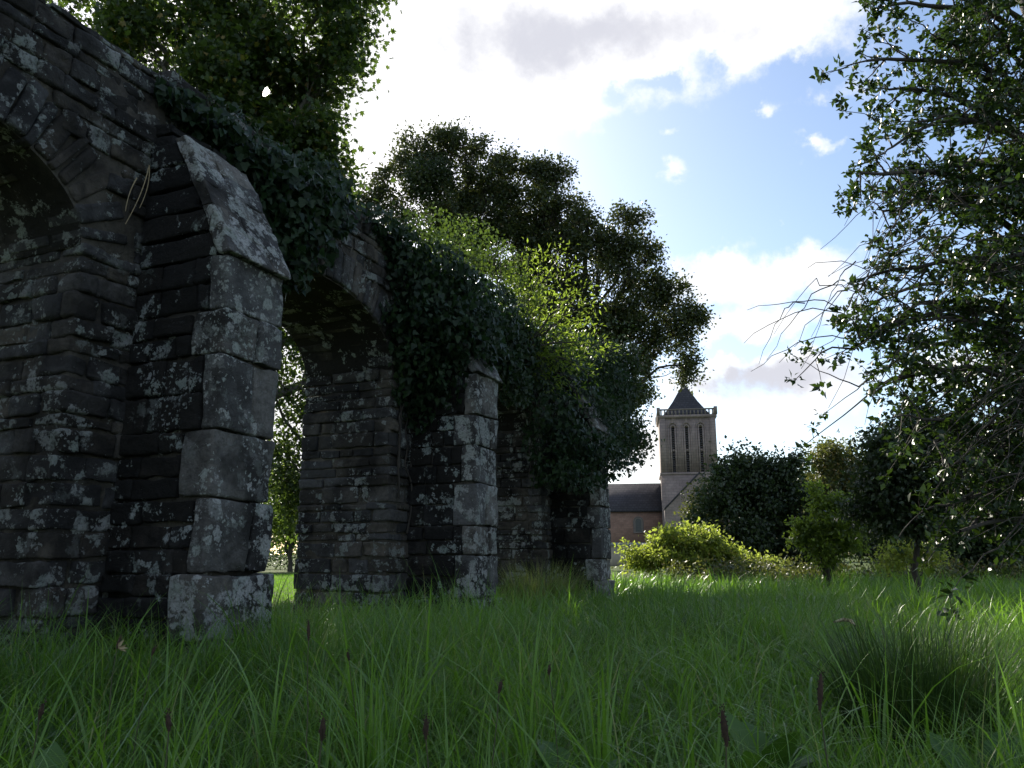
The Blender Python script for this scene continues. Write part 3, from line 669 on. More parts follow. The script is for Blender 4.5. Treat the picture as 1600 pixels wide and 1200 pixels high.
ivy('heavy overhanging ivy mass on the far end pier of the arcade', [(830, 590, 35, 35, .1), (860, 640, 40, 45, .4), (890, 600, 40, 45, .3), (920, 640, 45, 50, .6), (900, 690, 45, 45, .7), (945, 690, 35, 45, .8), (970, 670, 30, 45, .8), (960, 610, 35, 45, .5), (850, 690, 26, 40, .3), (880, 740, 26, 28, .7), (935, 735, 25, 25, .9), (975, 720, 18, 22, .8), (900, 745, 28, 26, .8), (950, 715, 30, 30, .95), (925, 700, 40, 35, .9), (850, 540, 45, 40, .1), (900, 550, 45, 40, .2), (945, 570, 30, 35, .3), (850, 740, 15, 26, .2)], 420, .075, M['ivy_leaf'], .45)
ivy('bushy green shrub growing on the wall head above the second pier', [(640, 355, 40, 25, -.3), (690, 365, 45, 35, -.2), (740, 385, 45, 40, -.2), (775, 420, 40, 45, -.1), (700, 400, 45, 35, .1), (800, 470, 35, 50, .1), (650, 390, 35, 25, .1)], 620, .065, M['shrub_leaf'], .55, OVATE, .1, 'wall_shrub', 8, .2, 'shrub')
def wall_sapling():
    Y = 12.6; base = at(815, 560, Y); root = thing('sapling', base, 'slender sunlit yellow-green sapling rooted on the wall head beyond the second buttress', 'sapling')
    tb = MB(); cb = MB()
    tips = [(810, 420), (830, 395), (850, 400), (878, 385), (862, 430), (900, 420), (915, 450), (890, 470), (940, 470), (930, 510), (950, 540), (900, 530), (860, 500), (840, 470), (820, 500), (910, 570), (880, 570), (845, 560), (790, 480), (935, 590), (870, 610), (905, 620), (800, 450), (925, 490), (955, 555)]
    for px, py in tips:
        e = at(px, py, Y+random.uniform(-.5, .5)); P = curve(base+rng.normal(size=3)*.06, e, 10, .10, .035); tb.tube(P, np.linspace(.02, .003, 10), 5)
        t = rng.random(120)**.7*.85+.15; i = t*9; Q = np.stack([np.interp(i, np.arange(10), P[:, c]) for c in range(3)], 1)
        ax = unit(P[-1]-P[0]); d = rng.normal(size=(120, 3))*.8+ax*.6
        cb.leaves(Q+d*.07+rng.normal(size=(120, 3))*.06, d, rng.normal(size=(120, 3))*.6+np.array([0, 0, .7]), .085*(.6+.7*rng.random(120)), LANCE)
    tb.build('stem', M['bark'], root, True); cb.build('foliage', M['sap_leaf'], root)
wall_sapling()
def dry_vine():
    b = MB()
    for a, m_, e in (((232, 262), (225, 300), (196, 350)), ((214, 278), (200, 300), (196, 330)), ((233, 258), (236, 290), (218, 325))):
        P = []
        for px, py in (a, m_, e): s, z = wall_at(px, py, .06); P.append(W(s, .06, z))
        P = np.array(P); t = np.linspace(0, 1, 9)[:, None]; Q = P[0]*(1-t)**2+2*P[1]*t*(1-t)+P[2]*t*t; b.tube(Q, np.linspace(.005, .003, 9), 5)
    tag(b.build('dry_vine', M['straw'], None, True), 'thin dry vine strands curling on the wall left of the nearest buttress', 'vine')
dry_vine()

# --- the near evergreen on the right
def holly():
    base = np.array([5.6, 7.0, 0]); root = thing('holly_tree', base, 'large near evergreen at the right edge with glossy leaf clusters and drooping bare twigs', 'tree')
    tb = MB(); cb = MB()
    tr = curve(base+np.array([0, 0, -.1]), base+np.array([-.1, .2, 8.5]), 14, 0, .01); tb.tube(tr, np.linspace(.24, .05, 14), 10)
    tips = []
    def limb(P, r0): tb.tube(P, np.linspace(r0, r0*.25, len(P)), 6)
    # primary boughs: (tip pixel, distance)
    T = [(1330, 12, 6.2), (1310, 95, 6.0), (1345, 140, 6.4), (1420, 60, 6.2), (1390, 190, 6.2), (1300, 270, 5.8), (1350, 230, 6.0), (1335, 330, 6.2), (1345, 300, 6.6), (1400, 300, 6.2), (1460, 180, 6.0), (1500, 100, 6.5), (1540, 30, 6.2),
         (1480, 260, 6.0), (1550, 200, 6.0), (1380, 420, 6.0), (1320, 430, 6.0), (1330, 510, 6.2), (1300, 530, 5.9), (1290, 545, 6.0), (1400, 500, 6.0), (1450, 400, 6.0), (1520, 330, 5.6), (1580, 280, 6.0), (1350, 590, 6.0), (1420, 580, 5.8), (1480, 500, 6.0), (1540, 450, 5.8), (1600, 400, 6.0),
         (1330, 650, 5.6), (1380, 660, 5.8), (1440, 650, 5.9), (1500, 600, 6.0), (1560, 560, 5.8), (1610, 520, 6.0), (1460, 720, 5.5), (1500, 690, 5.8), (1550, 660, 5.8), (1600, 640, 5.8), (1480, 790, 5.5), (1520, 770, 5.5), (1560, 750, 5.6), (1600, 740, 5.4), (1500, 830, 5.4), (1590, 820, 5.6), (1460, 840, 5.5), (1430, 700, 5.8),
         (1600, 120, 6.2), (1600, 20, 6.2), (1450, -30, 6.2), (1560, -60, 6.2), (1360, 700, 5.6)]
    T = [(px+44 if px < 1480 else px, py, Y) for px, py, Y in T if not (py > 640 and px < 1450)]+[(1440, 655, 5.7), (1460, 690, 5.7)]
    Tp = [at(*t) for t in T]
    for _ in range(46):   # boughs of the rest of the crown, beyond the frame
        a = random.uniform(-1.6, 2.6); z = random.uniform(.9, 8.6); rr = (2.2+.4*random.random())*(1 if z < 6 else (9.2-z)/3.2); Tp.append(base+np.array([rr*math.cos(a), rr*math.sin(a), z]))
    for e in Tp:
        L = math.hypot(e[0]-base[0], e[1]-base[1]); z0 = np.clip(e[2]+random.uniform(-.3, .5)*L*.6, .9, 8.2)
        k = int(np.clip(np.interp(z0, tr[:, 2], np.arange(14)), 1, 13)); P = curve(tr[k], e, 12, random.uniform(.06, .2), .02)
        limb(P, .028+.006*L)
        for q in range(13):
            j = random.randint(3, 11); a = P[j]; dirn = unit(P[-1]-P[2])*random.uniform(.2, .6)+rng.normal(size=3)*.34+np.array([0, 0, random.uniform(-.35, .15)])
            b_ = a+dirn*random.uniform(.35, .8); Q = curve(a, b_, 7, random.uniform(-.05, .15), .03); tb.tube(Q, np.linspace(.009, .0028, 7), 4)
            for s_ in range(2):
                jj = random.randint(2, 6); c_ = Q[jj]+rng.normal(size=3)*.10+np.array([0, 0, -.02]); tb.tube(curve(Q[jj], c_, 3, .05, .05), [.004, .003, .002], 3); tips.append(c_)
            tips.append(b_)
    # bare dead twigs drooping
    for (px, py, Y) in [(1245, 530, 5.8), (1260, 560, 5.9), (1290, 480, 6), (1310, 610, 5.6), (1340, 400, 6), (1370, 380, 6), (1350, 460, 5.8), (1500, 740, 5.2), (1460, 780, 5.2), (1540, 720, 5.2), (1480, 700, 5.2), (1560, 640, 5.2), (1580, 700, 5.2), (1300, 560, 5.8), (1320, 480, 5.9), (1400, 440, 5.8), (1390, 350, 5.8), (1520, 800, 5.1), (1530, 850, 5.1)]:
        e = at(px, py, Y); a = e+np.array([random.uniform(.5, 1.2), random.uniform(-.1, .5), random.uniform(.2, .8)])
        for q in range(4):
            e2 = e+rng.normal(size=3)*.22; tb.tube(curve(a+rng.normal(size=3)*.2, e2, 10, random.uniform(.05, .25), .03), np.linspace(.006, .0018, 10), 4)
    K = np.array(tips)
    # rosettes: leaves whorled round each twig end
    n = 15; C = np.repeat(K, n, 0); k = len(C); d = rng.normal(size=(k, 3))+np.array([-.1, -.1, .15]); d = unit(d)
    nr = rng.normal(size=(k, 3))*.5+np.array([0, 0, .8])
    cb.leaves(C+d*.012+rng.normal(size=(k, 3))*.024, d, nr, .062*(.6+.7*rng.random(k)), OVATE)
    tb.build('trunk', M['bark'], root, True); cb.build('crown', M['holly_leaf'], root)
holly()

# --- field edge on the right
def edge():
    Y = 36
    L = [PL(1175, 735, Y, 45, 30, 1), PL(1215, 750, Y, 45, 40, 1), PL(1140, 770, Y, 40, 35, 1), PL(1180, 800, Y, 65, 50, 1.4), PL(1230, 810, Y, 55, 50, 1.2), PL(1130, 830, Y, 50, 40, 1), PL(1200, 855, Y, 80, 35, 1.2), PL(1260, 850, Y, 50, 40, .8)]
    tree('round_tree', 'rounded dark green tree right of the church tower', 'tree', gnd(1185, Y), L, M['dark_leaf'], M['bark'], .17, 60, DIAM, .22, .2, 50, .42, shell=.42, sat=4, hole=.5, hth=.45)
    Y = 39
    L = [PL(1095, 785, Y, 28, 30, 1), PL(1120, 775, Y, 28, 26, 1), PL(1105, 815, Y, 35, 28, 1), PL(1085, 810, Y, 20, 22, .6)]
    tree('shrub', 'olive grey-green shrub tree against the foot of the church tower', 'shrub', gnd(1105, Y), L, M['autumn_leaf'], M['bark'], .13, 30, DIAM, .12, .2, 30, .45)
    Y = 42
    L = [PL(1300, 715, Y, 38, 24, 1), PL(1270, 745, Y, 36, 34, 1), PL(1325, 745, Y, 40, 36, 1), PL(1300, 790, Y, 60, 45, 1.3), PL(1340, 800, Y, 50, 50, 1), PL(1265, 800, Y, 40, 50, 1)]
    tree('turning_tree', 'tree with autumn-tinted top right of the rounded dark tree', 'tree', gnd(1300, Y), L, M['autumn_leaf'], M['bark'], .18, 55, DIAM, .22, .2, 46, .42, sat=4, hole=.5, hth=.45)
    Y = 12.8
    L = [PL(1400, 700, Y, 50, 50, 1), PL(1440, 680, Y, 50, 50, 1), PL(1380, 760, Y, 45, 40, 1), PL(1430, 770, Y, 55, 50, 1.2), PL(1475, 740, Y, 45, 60, 1), PL(1400, 810, Y, 60, 30, 1), PL(1460, 810, Y, 50, 30, .8), PL(1500, 680, Y, 40, 60, .8)]
    tree('young_tree', 'young dark-leaved tree on a slim bare trunk in the meadow at right', 'tree', gnd(1426, Y), L, M['dark_leaf'], M['bark'], .085, 40, OVATE, .06, .45, 60, .20, twig=.008, sat=2)
    Y = 17
    L = [PL(1280, 790, Y, 14, 14, .5), PL(1312, 785, Y, 16, 12, .5), PL(1262, 825, Y, 18, 14, .6), PL(1300, 820, Y, 24, 18, .9), PL(1332, 815, Y, 16, 16, .5), PL(1285, 855, Y, 30, 14, .8), PL(1318, 850, Y, 26, 14, .7), PL(1252, 795, Y, 6, 12, .2), PL(1272, 768, Y, 5, 10, .15), PL(1247, 840, Y, 14, 8, .3), PL(1340, 790, Y, 10, 10, .25), PL(1293, 880, Y, 12, 10, .3)]
    tree('sapling', 'small light green sapling in front of the dark tree at the meadow edge', 'sapling', gnd(1290, Y), L, M['sap_leaf'], M['bark'], .085, 22, OVATE, .035, .15, 46, .15, twig=.007, sat=2, hole=2.2, hth=.46)
    Y = 18.5
    L = [PL(1400, 860, Y, 25, 18, 1), PL(1430, 858, Y, 25, 18, 1), PL(1455, 870, Y, 22, 16, .8), PL(1390, 880, Y, 20, 12, .6)]
    tree('shrub', 'small yellow sunlit shrub behind the slim young trunk', 'shrub', gnd(1425, Y), L, M['yellow_leaf'], M['bark'], .08, 22, OVATE, .04, .1, 34, .2, twig=.006)
    for k, (px, Y, w, h, lab) in enumerate([(1530, 22, 60, 90, 'dark bush below the near evergreen, right of the slim trunk'), (1600, 25, 70, 130, 'dark tall bush at the right edge behind the near evergreen'), (1370, 30, 60, 110, 'dark bush behind the small light green sapling'), (1680, 24, 80, 140, 'dark bush beyond the right edge behind the near evergreen')][:3]):
        L = [PL(px+random.uniform(-w, w)*.7, 875-h*random.uniform(.15, 1), Y, w*.5, h*.3, 1) for _ in range(9)]
        tree('bush', lab, 'bush', gnd(px, Y), L, M['dark_leaf'], M['bark'], .12, 60, DIAM, .1, .1, 40, .4)
    # bramble bank in the sun
    Y = 23
    L = [PL(1050, 845, Y, 40, 16, 1.2), PL(1080, 850, Y, 40, 18, 1.2), PL(1030, 868, Y, 40, 18, 1.2), PL(1075, 872, Y, 55, 18, 1.4), PL(1110, 868, Y, 35, 16, 1), PL(1150, 878, Y, 40, 10, .9), PL(1190, 884, Y, 30, 7, .6), PL(1005, 880, Y, 20, 10, .5), PL(1090, 838, Y, 20, 12, .5)]
    tree('bramble', 'sunlit yellow-green bramble mound in front of the church', 'bramble', gnd(1070, Y), L, M['yellow_leaf'], M['bark'], .11, 26, OVATE, .03, .1, 50, .20, twig=.006, sat=4)
    # undergrowth along the meadow edge
    b = MB(); n = 700; x = rng.uniform(4.2, 17, n); q = np.stack([x, 21+rng.normal(size=n)*.6, .1+rng.random(n)**1.5*.5], 1); leaf_cloud(b, q, .22, 16, .10, OVATE)
    tag(b.build('undergrowth', M['autumn_leaf']), 'low tangled undergrowth along the far edge of the meadow', 'undergrowth', kind='stuff')
    # far wood closing the view
    b = MB(); n = 2600; a = rng.uniform(-1.0, 1.25, n); rr = 190+rng.normal(size=n)*8; hh = 7+5*vnoise(np.stack([a*9, a*0, a*0], 1), 1, 3)
    q = np.stack([rr*np.sin(a), rr*np.cos(a), rng.random(n)**.7*hh], 1); leaf_cloud(b, q, 1.6, 14, 1.1, DIAM)
    tag(b.build('far_wood', M['dark_leaf']), 'distant wood closing the horizon', 'wood', kind='stuff')
edge()

# ------------------------------------------------------------------ abbey church
def church():
    Y = 112; k = Y/F
    p0 = at(1039, 865, Y); p1 = at(1120, 865, Y); ang = R(-9.0)      # rotation of the whole church about z
    X0 = p0[0]; Wd = (1119.5-1034)*k
    ux = np.array([math.cos(ang), math.sin(ang), 0]); uy = np.array([-math.sin(ang), math.cos(ang), 0]); org = np.array([X0, Y, 0.])
    def zz(py, px=1075): return at(px, py, Y)[2]
    root = thing('abbey_church', org, 'abbey church with square stone tower, slate pyramid roof and low nave beyond the meadow', 'church')
    def P(x, y, z): return org+ux*x+uy*y+np.array([0, 0, z])
    def bx(mb, x0, x1, y0, y1, z0, z1, mat=0): mb.box(P((x0+x1)/2, (y0+y1)/2, (z0+z1)/2), ((x1-x0)/2, (y1-y0)/2, (z1-z0)/2), ang, mat)
    zt, zs, zg = zz(652), zz(741), zz(905)
    z0 = -.5
    # shaft: back mass, then front skin leaving three tall recesses
    mb = MB(); LW = .44; xs = [Wd*.235, Wd*.48, Wd*.735]; la, lb = zz(738)-.2, zz(668)
    bx(mb, 0, Wd, .9, Wd, z0, zt); bx(mb, -.12, Wd+.12, -.12, .895, z0, zs)
    edges = [0]+[v for x in xs for v in (x-LW/2, x+LW/2)]+[Wd]
    for i in range(0, len(edges), 2): bx(mb, edges[i], edges[i+1], 0, .89, zs+.004, zt)
    for x in xs: bx(mb, x-LW/2, x+LW/2, 0, .885, lb, zt-.002)
    bx(mb, -.18, Wd+.18, -.18, Wd+.1, zs-.12, zs+.2)                   # string course
    for x in (0, Wd-.75): bx(mb, x-.06, x+.8, -.16, .0, zs+.21, zt-.2)   # corner pilasters
    bx(mb, -.25, Wd+.25, -.25, Wd+.25, zt-.18, zt+.25)
    tw = mb.build('tower', M['tower_stone'], root)
    for x in xs:
        fb = MB()
        for q in (-1, 1):
            bx(fb, x+q*(LW/2+.10)-.10, x+q*(LW/2+.10)+.10, -.12, -.002, la, lb-.1); bx(fb, x+q*(LW/2+.42)-.08, x+q*(LW/2+.42)+.08, -.10, -.002, la, lb-.1)
        for rr, dp in ((LW/2+.10, .12), (LW/2+.42, .10)):
            t = np.linspace(0, math.pi, 13); pts = np.array([P(x+rr*math.cos(a), -dp/2, lb-.1+rr*math.sin(a)*1.15) for a in t]); fb.tube(pts, .12, 6)
        bx(fb, x-LW/2-.02, x+LW/2+.02, .04, .3, (la+lb)/2-.15, (la+lb)/2+.15)
        o = fb.build('belfry_opening', M['tower_stone'], tw)
        lv = MB(); nl = 20
        for i in range(nl):
            z = la+.15+(lb-la-.2)*i/nl; q0 = [P(x-LW/2, .12, z), P(x+LW/2, .12, z), P(x+LW/2, .5, z+.26), P(x-LW/2, .5, z+.26)]
            lv.add(np.array(q0+[v+np.array([0, 0, .05]) for v in q0]), [[0, 1, 2, 3], [7, 6, 5, 4], [0, 4, 5, 1], [1, 5, 6, 2], [2, 6, 7, 3], [3, 7, 4, 0]])
        ob = lv.build('louvre', M['louvre'], root)
        ob.parent = root
    # parapet: pierced balustrade with corner posts
    mb = MB(); pa, pb = zt+.25, zz(640)
    bx(mb, -.3, Wd+.3, -.3, .0, pb-.18, pb); bx(mb, -.3, 0, 0, Wd+.3, pb-.18, pb); bx(mb, Wd, Wd+.3, 0, Wd+.3, pb-.18, pb); bx(mb, 0, Wd, Wd, Wd+.3, pb-.18, pb)
    n = 15
    for i in range(n):
        u = Wd*(i+.5)/n; 
        for a in ((u, -.15), (u, Wd+.15), (-.15, u), (Wd+.15, u)): bx(mb, a[0]-.1, a[0]+.1, a[1]-.1, a[1]+.1, pa, pb-.18)
    for a in ((-.12, -.12), (Wd+.12, -.12), (-.12, Wd+.12), (Wd+.12, Wd+.12)): bx(mb, a[0]-.24, a[0]+.24, a[1]-.24, a[1]+.24, pa-.01, pb+.22)
    mb.build('parapet', M['dressed'], root)
    # pyramid roof with a slight bell-cast
    mb = MB(); ap = at(1070, 599, Y+Wd/2)[2]; xa = Wd*.47; c = np.array([xa, Wd/2]); hw0 = Wd*.44
    lv = [(1.0, zt+.26), (.80, zz(641)+.15), (.52, zz(624)), (.0, ap)]
    rings = []
    for f, z in lv: rings.append([P(Wd/2*(1-0)+sx*hw0*f, Wd/2+sy*hw0*f, z) for sx, sy in ((-1, -1), (1, -1), (1, 1), (-1, 1))])
    for a, b_ in zip(rings[:-1], rings[1:]):
        for i in range(4): mb.poly(np.array([a[i], a[(i+1) % 4], b_[(i+1) % 4], b_[i]]) if b_ is not rings[-1] else np.array([a[i], a[(i+1) % 4], b_[0]]))
    mb.build('tower_roof', M['slate'], root)
    mb = MB(); q = P(Wd/2, Wd/2, ap-.1); mb.tube([q, q+np.array([0, 0, .5]), q+np.array([0, 0, .9])], [.12, .10, .02], 6); mb.build('finial', M['dressed'], root)
    # nave to the left
    za, ze = zz(753, 990), zz(798, 990); NL = 26
    mb = MB(); bx(mb, -NL, -.02, 1.2, 8.0, z0, ze)
    mb.poly([P(-NL, 1.2, ze), P(-NL, 4.6, za), P(-NL, 8, ze)]); nw = mb.build('nave_wall', M['nave_stone'], root)
    mb = MB(); e1, e2 = P(-NL, .9, ze-.1), P(-.03, .9, ze-.1); r1, r2 = P(-NL, 4.6, za), P(-.03, 4.6, za); f1, f2 = P(-NL, 8.3, ze-.1), P(-.03, 8.3, ze-.1)
    for q in ([e1, e2, r2, r1], [f2, f1, r1, r2]): q = np.array(q); mb.add(np.concatenate([q, q+np.array([0, 0, .22])]), [[0, 3, 2, 1], [4, 5, 6, 7], [0, 1, 5, 4], [1, 2, 6, 5], [2, 3, 7, 6], [3, 0, 4, 7]])
    mb.build('nave_roof', M['slate'], root)
    for xw in (-3.55, -9.5):
        fb = MB(); zc, zd = zz(832, 990), zz(814, 990); w = .42
        t = np.linspace(0, math.pi, 9)
        out = [P(xw-w-.25, 1.12, zc), P(xw-w-.25, 1.12, zd)]+[P(xw-(w+.25)*math.cos(a), 1.12, zd+(w+.25)*math.sin(a)) for a in t]+[P(xw+w+.25, 1.12, zc)]
        fb.poly(out); fb.tube(np.array(out+[out[0]]), .09, 5); fr = fb.build('window', M['dressed'], nw)
        gb = MB(); gb.poly([P(xw-w, 1.08, zc+.15)]+[P(xw-w*math.cos(a), 1.08, zd+w*math.sin(a)) for a in t]+[P(xw+w, 1.08, zc+.15)]); gb.build('pane', M['glass'], root)
    # transept with a steep gable in front of the tower
    mb = MB(); gx, gz = (1088-1034)*k, at(1088, 741, Y-4)[2]; gl, gzl = .05, at(1034, 797, Y-4)[2]; slope = (gz-gzl)/(gx-gl); gr = gx+(gx-gl)
    fr = [P(gl, -4, z0), P(gr, -4, z0), P(gr, -4, gzl), P(gx, -4, gz), P(gl, -4, gzl)]; bk = [p+uy*3.85 for p in fr]
    mb.poly(fr)
    for i in (0, 1, 4): j = (i+1) % 5; mb.poly([fr[i], bk[i], bk[j], fr[j]])
    mb.build('transept', M['tower_stone'], root)
    mb = MB()
    for a, b_ in ((4, 3), (2, 3)):
        o_ = np.array([0, 0, .15]); q = np.array([fr[a]-uy*.1, fr[b_]-uy*.1, bk[b_], bk[a]]); mb.add(np.concatenate([q+o_*.1, q+o_*2]), [[0, 1, 2, 3], [4, 7, 6, 5], [0, 4, 5, 1], [1, 5, 6, 2], [2, 6, 7, 3], [3, 7, 4, 0]])
    mb.build('transept_roof', M['slate'], root)
    # low outbuilding wall in front
    Yw = 60; kw = Yw/F; a = at(930, 870, Yw)[0]; b_ = at(1040, 870, Yw)[0]; zt_ = at(980, 853, Yw)[2]
    r2_ = thing('boundary_wall', ((a+b_)/2, Yw, 0), 'low pale rendered wall with flat grey coping in front of the nave', 'wall')
    mb = MB(); mb.box(((a+b_)/2, Yw, zt_/2-.25), ((b_-a)/2, .25, zt_/2+.25)); mb.build('wall', M['render_wall'], r2_)
    mb = MB(); mb.box(((a+b_)/2, Yw, zt_+.12), ((b_-a)/2+.1, .42, .12)); mb.build('coping', M['coping'], r2_)
church()

# ------------------------------------------------------------------ grass
def blades(b, base, h, w, lean, bend, seg=5, rnd=None, width_dir=None):
    n = len(base); t = np.linspace(0, 1, seg+1)[None, :, None]
    ld = np.stack([np.cos(lean), np.sin(lean), np.zeros(n)], 1)[:, None]
    bd = bend[:, None, None]; hh = h[:, None, None]
    # arc: angle from vertical grows along the blade
    th = bd*(t**1.4); dt = 1.0/seg
    dx = np.sin(th)*hh*dt; dz = np.cos(th)*hh*dt
    cx = np.concatenate([np.zeros((n, 1, 1)), np.cumsum(dx[:, 1:], 1)], 1); cz = np.concatenate([np.zeros((n, 1, 1)), np.cumsum(dz[:, 1:], 1)], 1)
    P = base[:, None]+ld*cx+np.array([0, 0, 1.])*cz
    wd = lean+math.pi/2+(rng.random(n)-.5)*1.2; wv = np.stack([np.cos(wd), np.sin(wd), np.zeros(n)], 1)[:, None]
    ww = w[:, None, None]*(1-t**2.2)*(.55+.45*np.minimum(1, t*4))*.5
    v = np.stack([P-wv*ww, P+wv*ww], 2).reshape(n, -1, 3)
    i = np.arange(seg)*2; f = np.stack([i, i+1, i+3, i+2], -1)
    F_ = (np.arange(n)*(seg+1)*2)[:, None, None]+f[None]
    if rnd is None: rnd = rng.random(n)
    b.add(v, F_.reshape(-1, 4), 0, np.repeat(rnd, (seg+1)*2))
def off_wall(p, m=0.0):
    s = (p[:, :2]-O[:2]) @ E[:2]; d = (p[:, :2]-O[:2]) @ N[:2]; bad = np.zeros(len(p), bool)
    for c in CENT:
        lo = c-HP if c > CENT[0] else S0
        bad |= (s > lo-m) & (s < c+HP+m) & (d > -T_W-m) & (d < m); bad |= (np.abs(s-c) < HB+m+.05) & (d < .95+m) & (d > -.1)
    return p[~bad], d[~bad]
def meadow():
    b = MB()
    def area(y0, y1, n):
        hw = .74*y1+.6; p = np.stack([rng.uniform(-hw, hw, n), rng.uniform(y0, y1, n), np.zeros(n)], 1)
        p = p[np.abs(p[:, 0]) < .74*p[:, 1]+.6]; p, d = off_wall(p); return p[d > -.9]
    # fine matted under-grass, tangled and arching
    for y0, y1, dn, bw, sg in [(.45, 1.3, 3600, .0036, 6), (1.3, 3.0, 4000, .0038, 6), (3.0, 6.5, 2500, .0050, 5), (6.5, 12, 560, .011, 3), (12, 22, 220, .017, 3)]:
        p = area(y0, y1, int(dn*(y1-y0)*2*(.74*y1+.6))); n = len(p); cl = fbm(p, 1.3, 3, 11); cl2 = fbm(p, 4.0, 2, 5)
        h = (.05+.56*np.clip(cl-.2, 0, 1)+.34*(cl2-.4))*(.6+.8*rng.random(n)); h = np.clip(h, .08, .7)+np.interp(p[:, 1], [2.2, 4.5, 12], [0, .15, .10])*(.5+rng.random(n))
        lean = 2*math.pi*rng.random(n)+5*cl2; bend = .55+2.8*rng.random(n)
        blades(b, p, h*1.15, bw*(.6+.8*rng.random(n)), lean, bend, sg, np.where(rng.random(n) < .07, .97, np.clip(1.5*(fbm(p, .8, 3, 77)-.3)+.35*(rng.random(n)-.4), 0, .93)))
    # broad-leaved tufts: each tuft a fan of wide blades
    for y0, y1, dn, bw, sg in [(.75, 1.4, 17, .0125, 7), (1.4, 3.2, 12, .012, 7), (3.2, 7, 4.5, .012, 6), (7, 14, 3, .014, 5)]:
        c = area(y0, y1, int(dn*(y1-y0)*2*(.74*y1+.6))); k = rng.integers(7, 20, len(c)); p = np.repeat(c, k, 0); n = len(p)
        th = np.repeat(.30+.32*rng.random(len(c))+.25*(fbm(c, 1.3, 3, 11)-.5), k); a = rng.random(n)*2*math.pi; rr = .05*np.sqrt(rng.random(n))
        p = p+np.stack([rr*np.cos(a), rr*np.sin(a), 0*a], 1); upf = rng.random(n) < .4
        tone = np.clip(np.repeat(rng.random(len(c))*.7, k)+.25*rng.random(n), 0, .955)
        blades(b, p, th*(.6+.7*rng.random(n))*np.where(upf, .95, 1.25), bw*(.35+.95*rng.random(n)), a+rng.normal(size=n)*.4, np.where(upf, .12+.35*rng.random(n), .7+1.6*rng.random(n)), sg, tone)
    # long arching single blades catching the sky
    for y0, y1, dn, bw in [(1.1, 3, 150, .0056), (3, 8, 110, .0075)]:
        p = area(y0, y1, int(dn*(y1-y0)*2*(.74*y1+.6))); n = len(p)
        blades(b, p, .42+.36*rng.random(n), bw*(.6+.6*rng.random(n)), rng.random(n)*6.283, 1.2+1.5*rng.random(n), 8, .6+.36*rng.random(n))
    tag(b.build('grass', M['grass'], None, True), 'long unmown meadow grass in front of the arcade', 'grass', kind='stuff')
    # mown lawn behind the wall
    b = MB(); n = 60000; p = np.stack([rng.uniform(-12, 1, n), rng.uniform(7, 34, n), np.zeros(n)], 1); s = (p[:, :2]-O[:2]) @ N[:2]
    p = p[s < -T_W]; n = len(p); blades(b, p, .05+.06*rng.random(n), np.full(n, .014), rng.random(n)*6.3, .2+rng.random(n), 2)
    tag(b.build('lawn', M['grass'], None, True), 'short sunlit lawn behind the arcade', 'lawn', kind='stuff')
meadow()
def tussock(px, py, zt, r, h, n, label, lean_out=1.0, name='rush_tussock'):
    c = at_z(px, py, zt); c[2] = 0; b = MB(); a = rng.random(n)*2*math.pi; rr = r*.5*np.sqrt(rng.random(n)); mt = M['rush'] if name == 'rush_tussock' else M['pale_grass']; p = np.stack([c[0]+rr*np.cos(a), c[1]+rr*np.sin(a), np.zeros(n)], 1)
    blades(b, p, h*(.6+.55*rng.random(n)), np.full(n, .0065)*(.6+.7*rng.random(n)), a+rng.normal(size=n)*.9, (.10+.9*(rr/r)+1.1*rng.random(n)**2.5)*lean_out, 6)
    tag(b.build(name, mt, None, True), label, 'tussock'); 
tussock(1425, 1035, .42, .55, .62, 1400, 'large dark rush tussock with spiky blades in the meadow at right')
tussock(1120, 960, .42, .5, .55, 260, 'small dark rush tussock in mid meadow left of the large one')
tussock(850, 905, .5, 1.1, .82, 1300, 'pale arching grass tussock at the foot of the second buttress', 1.5, 'grass_tussock')

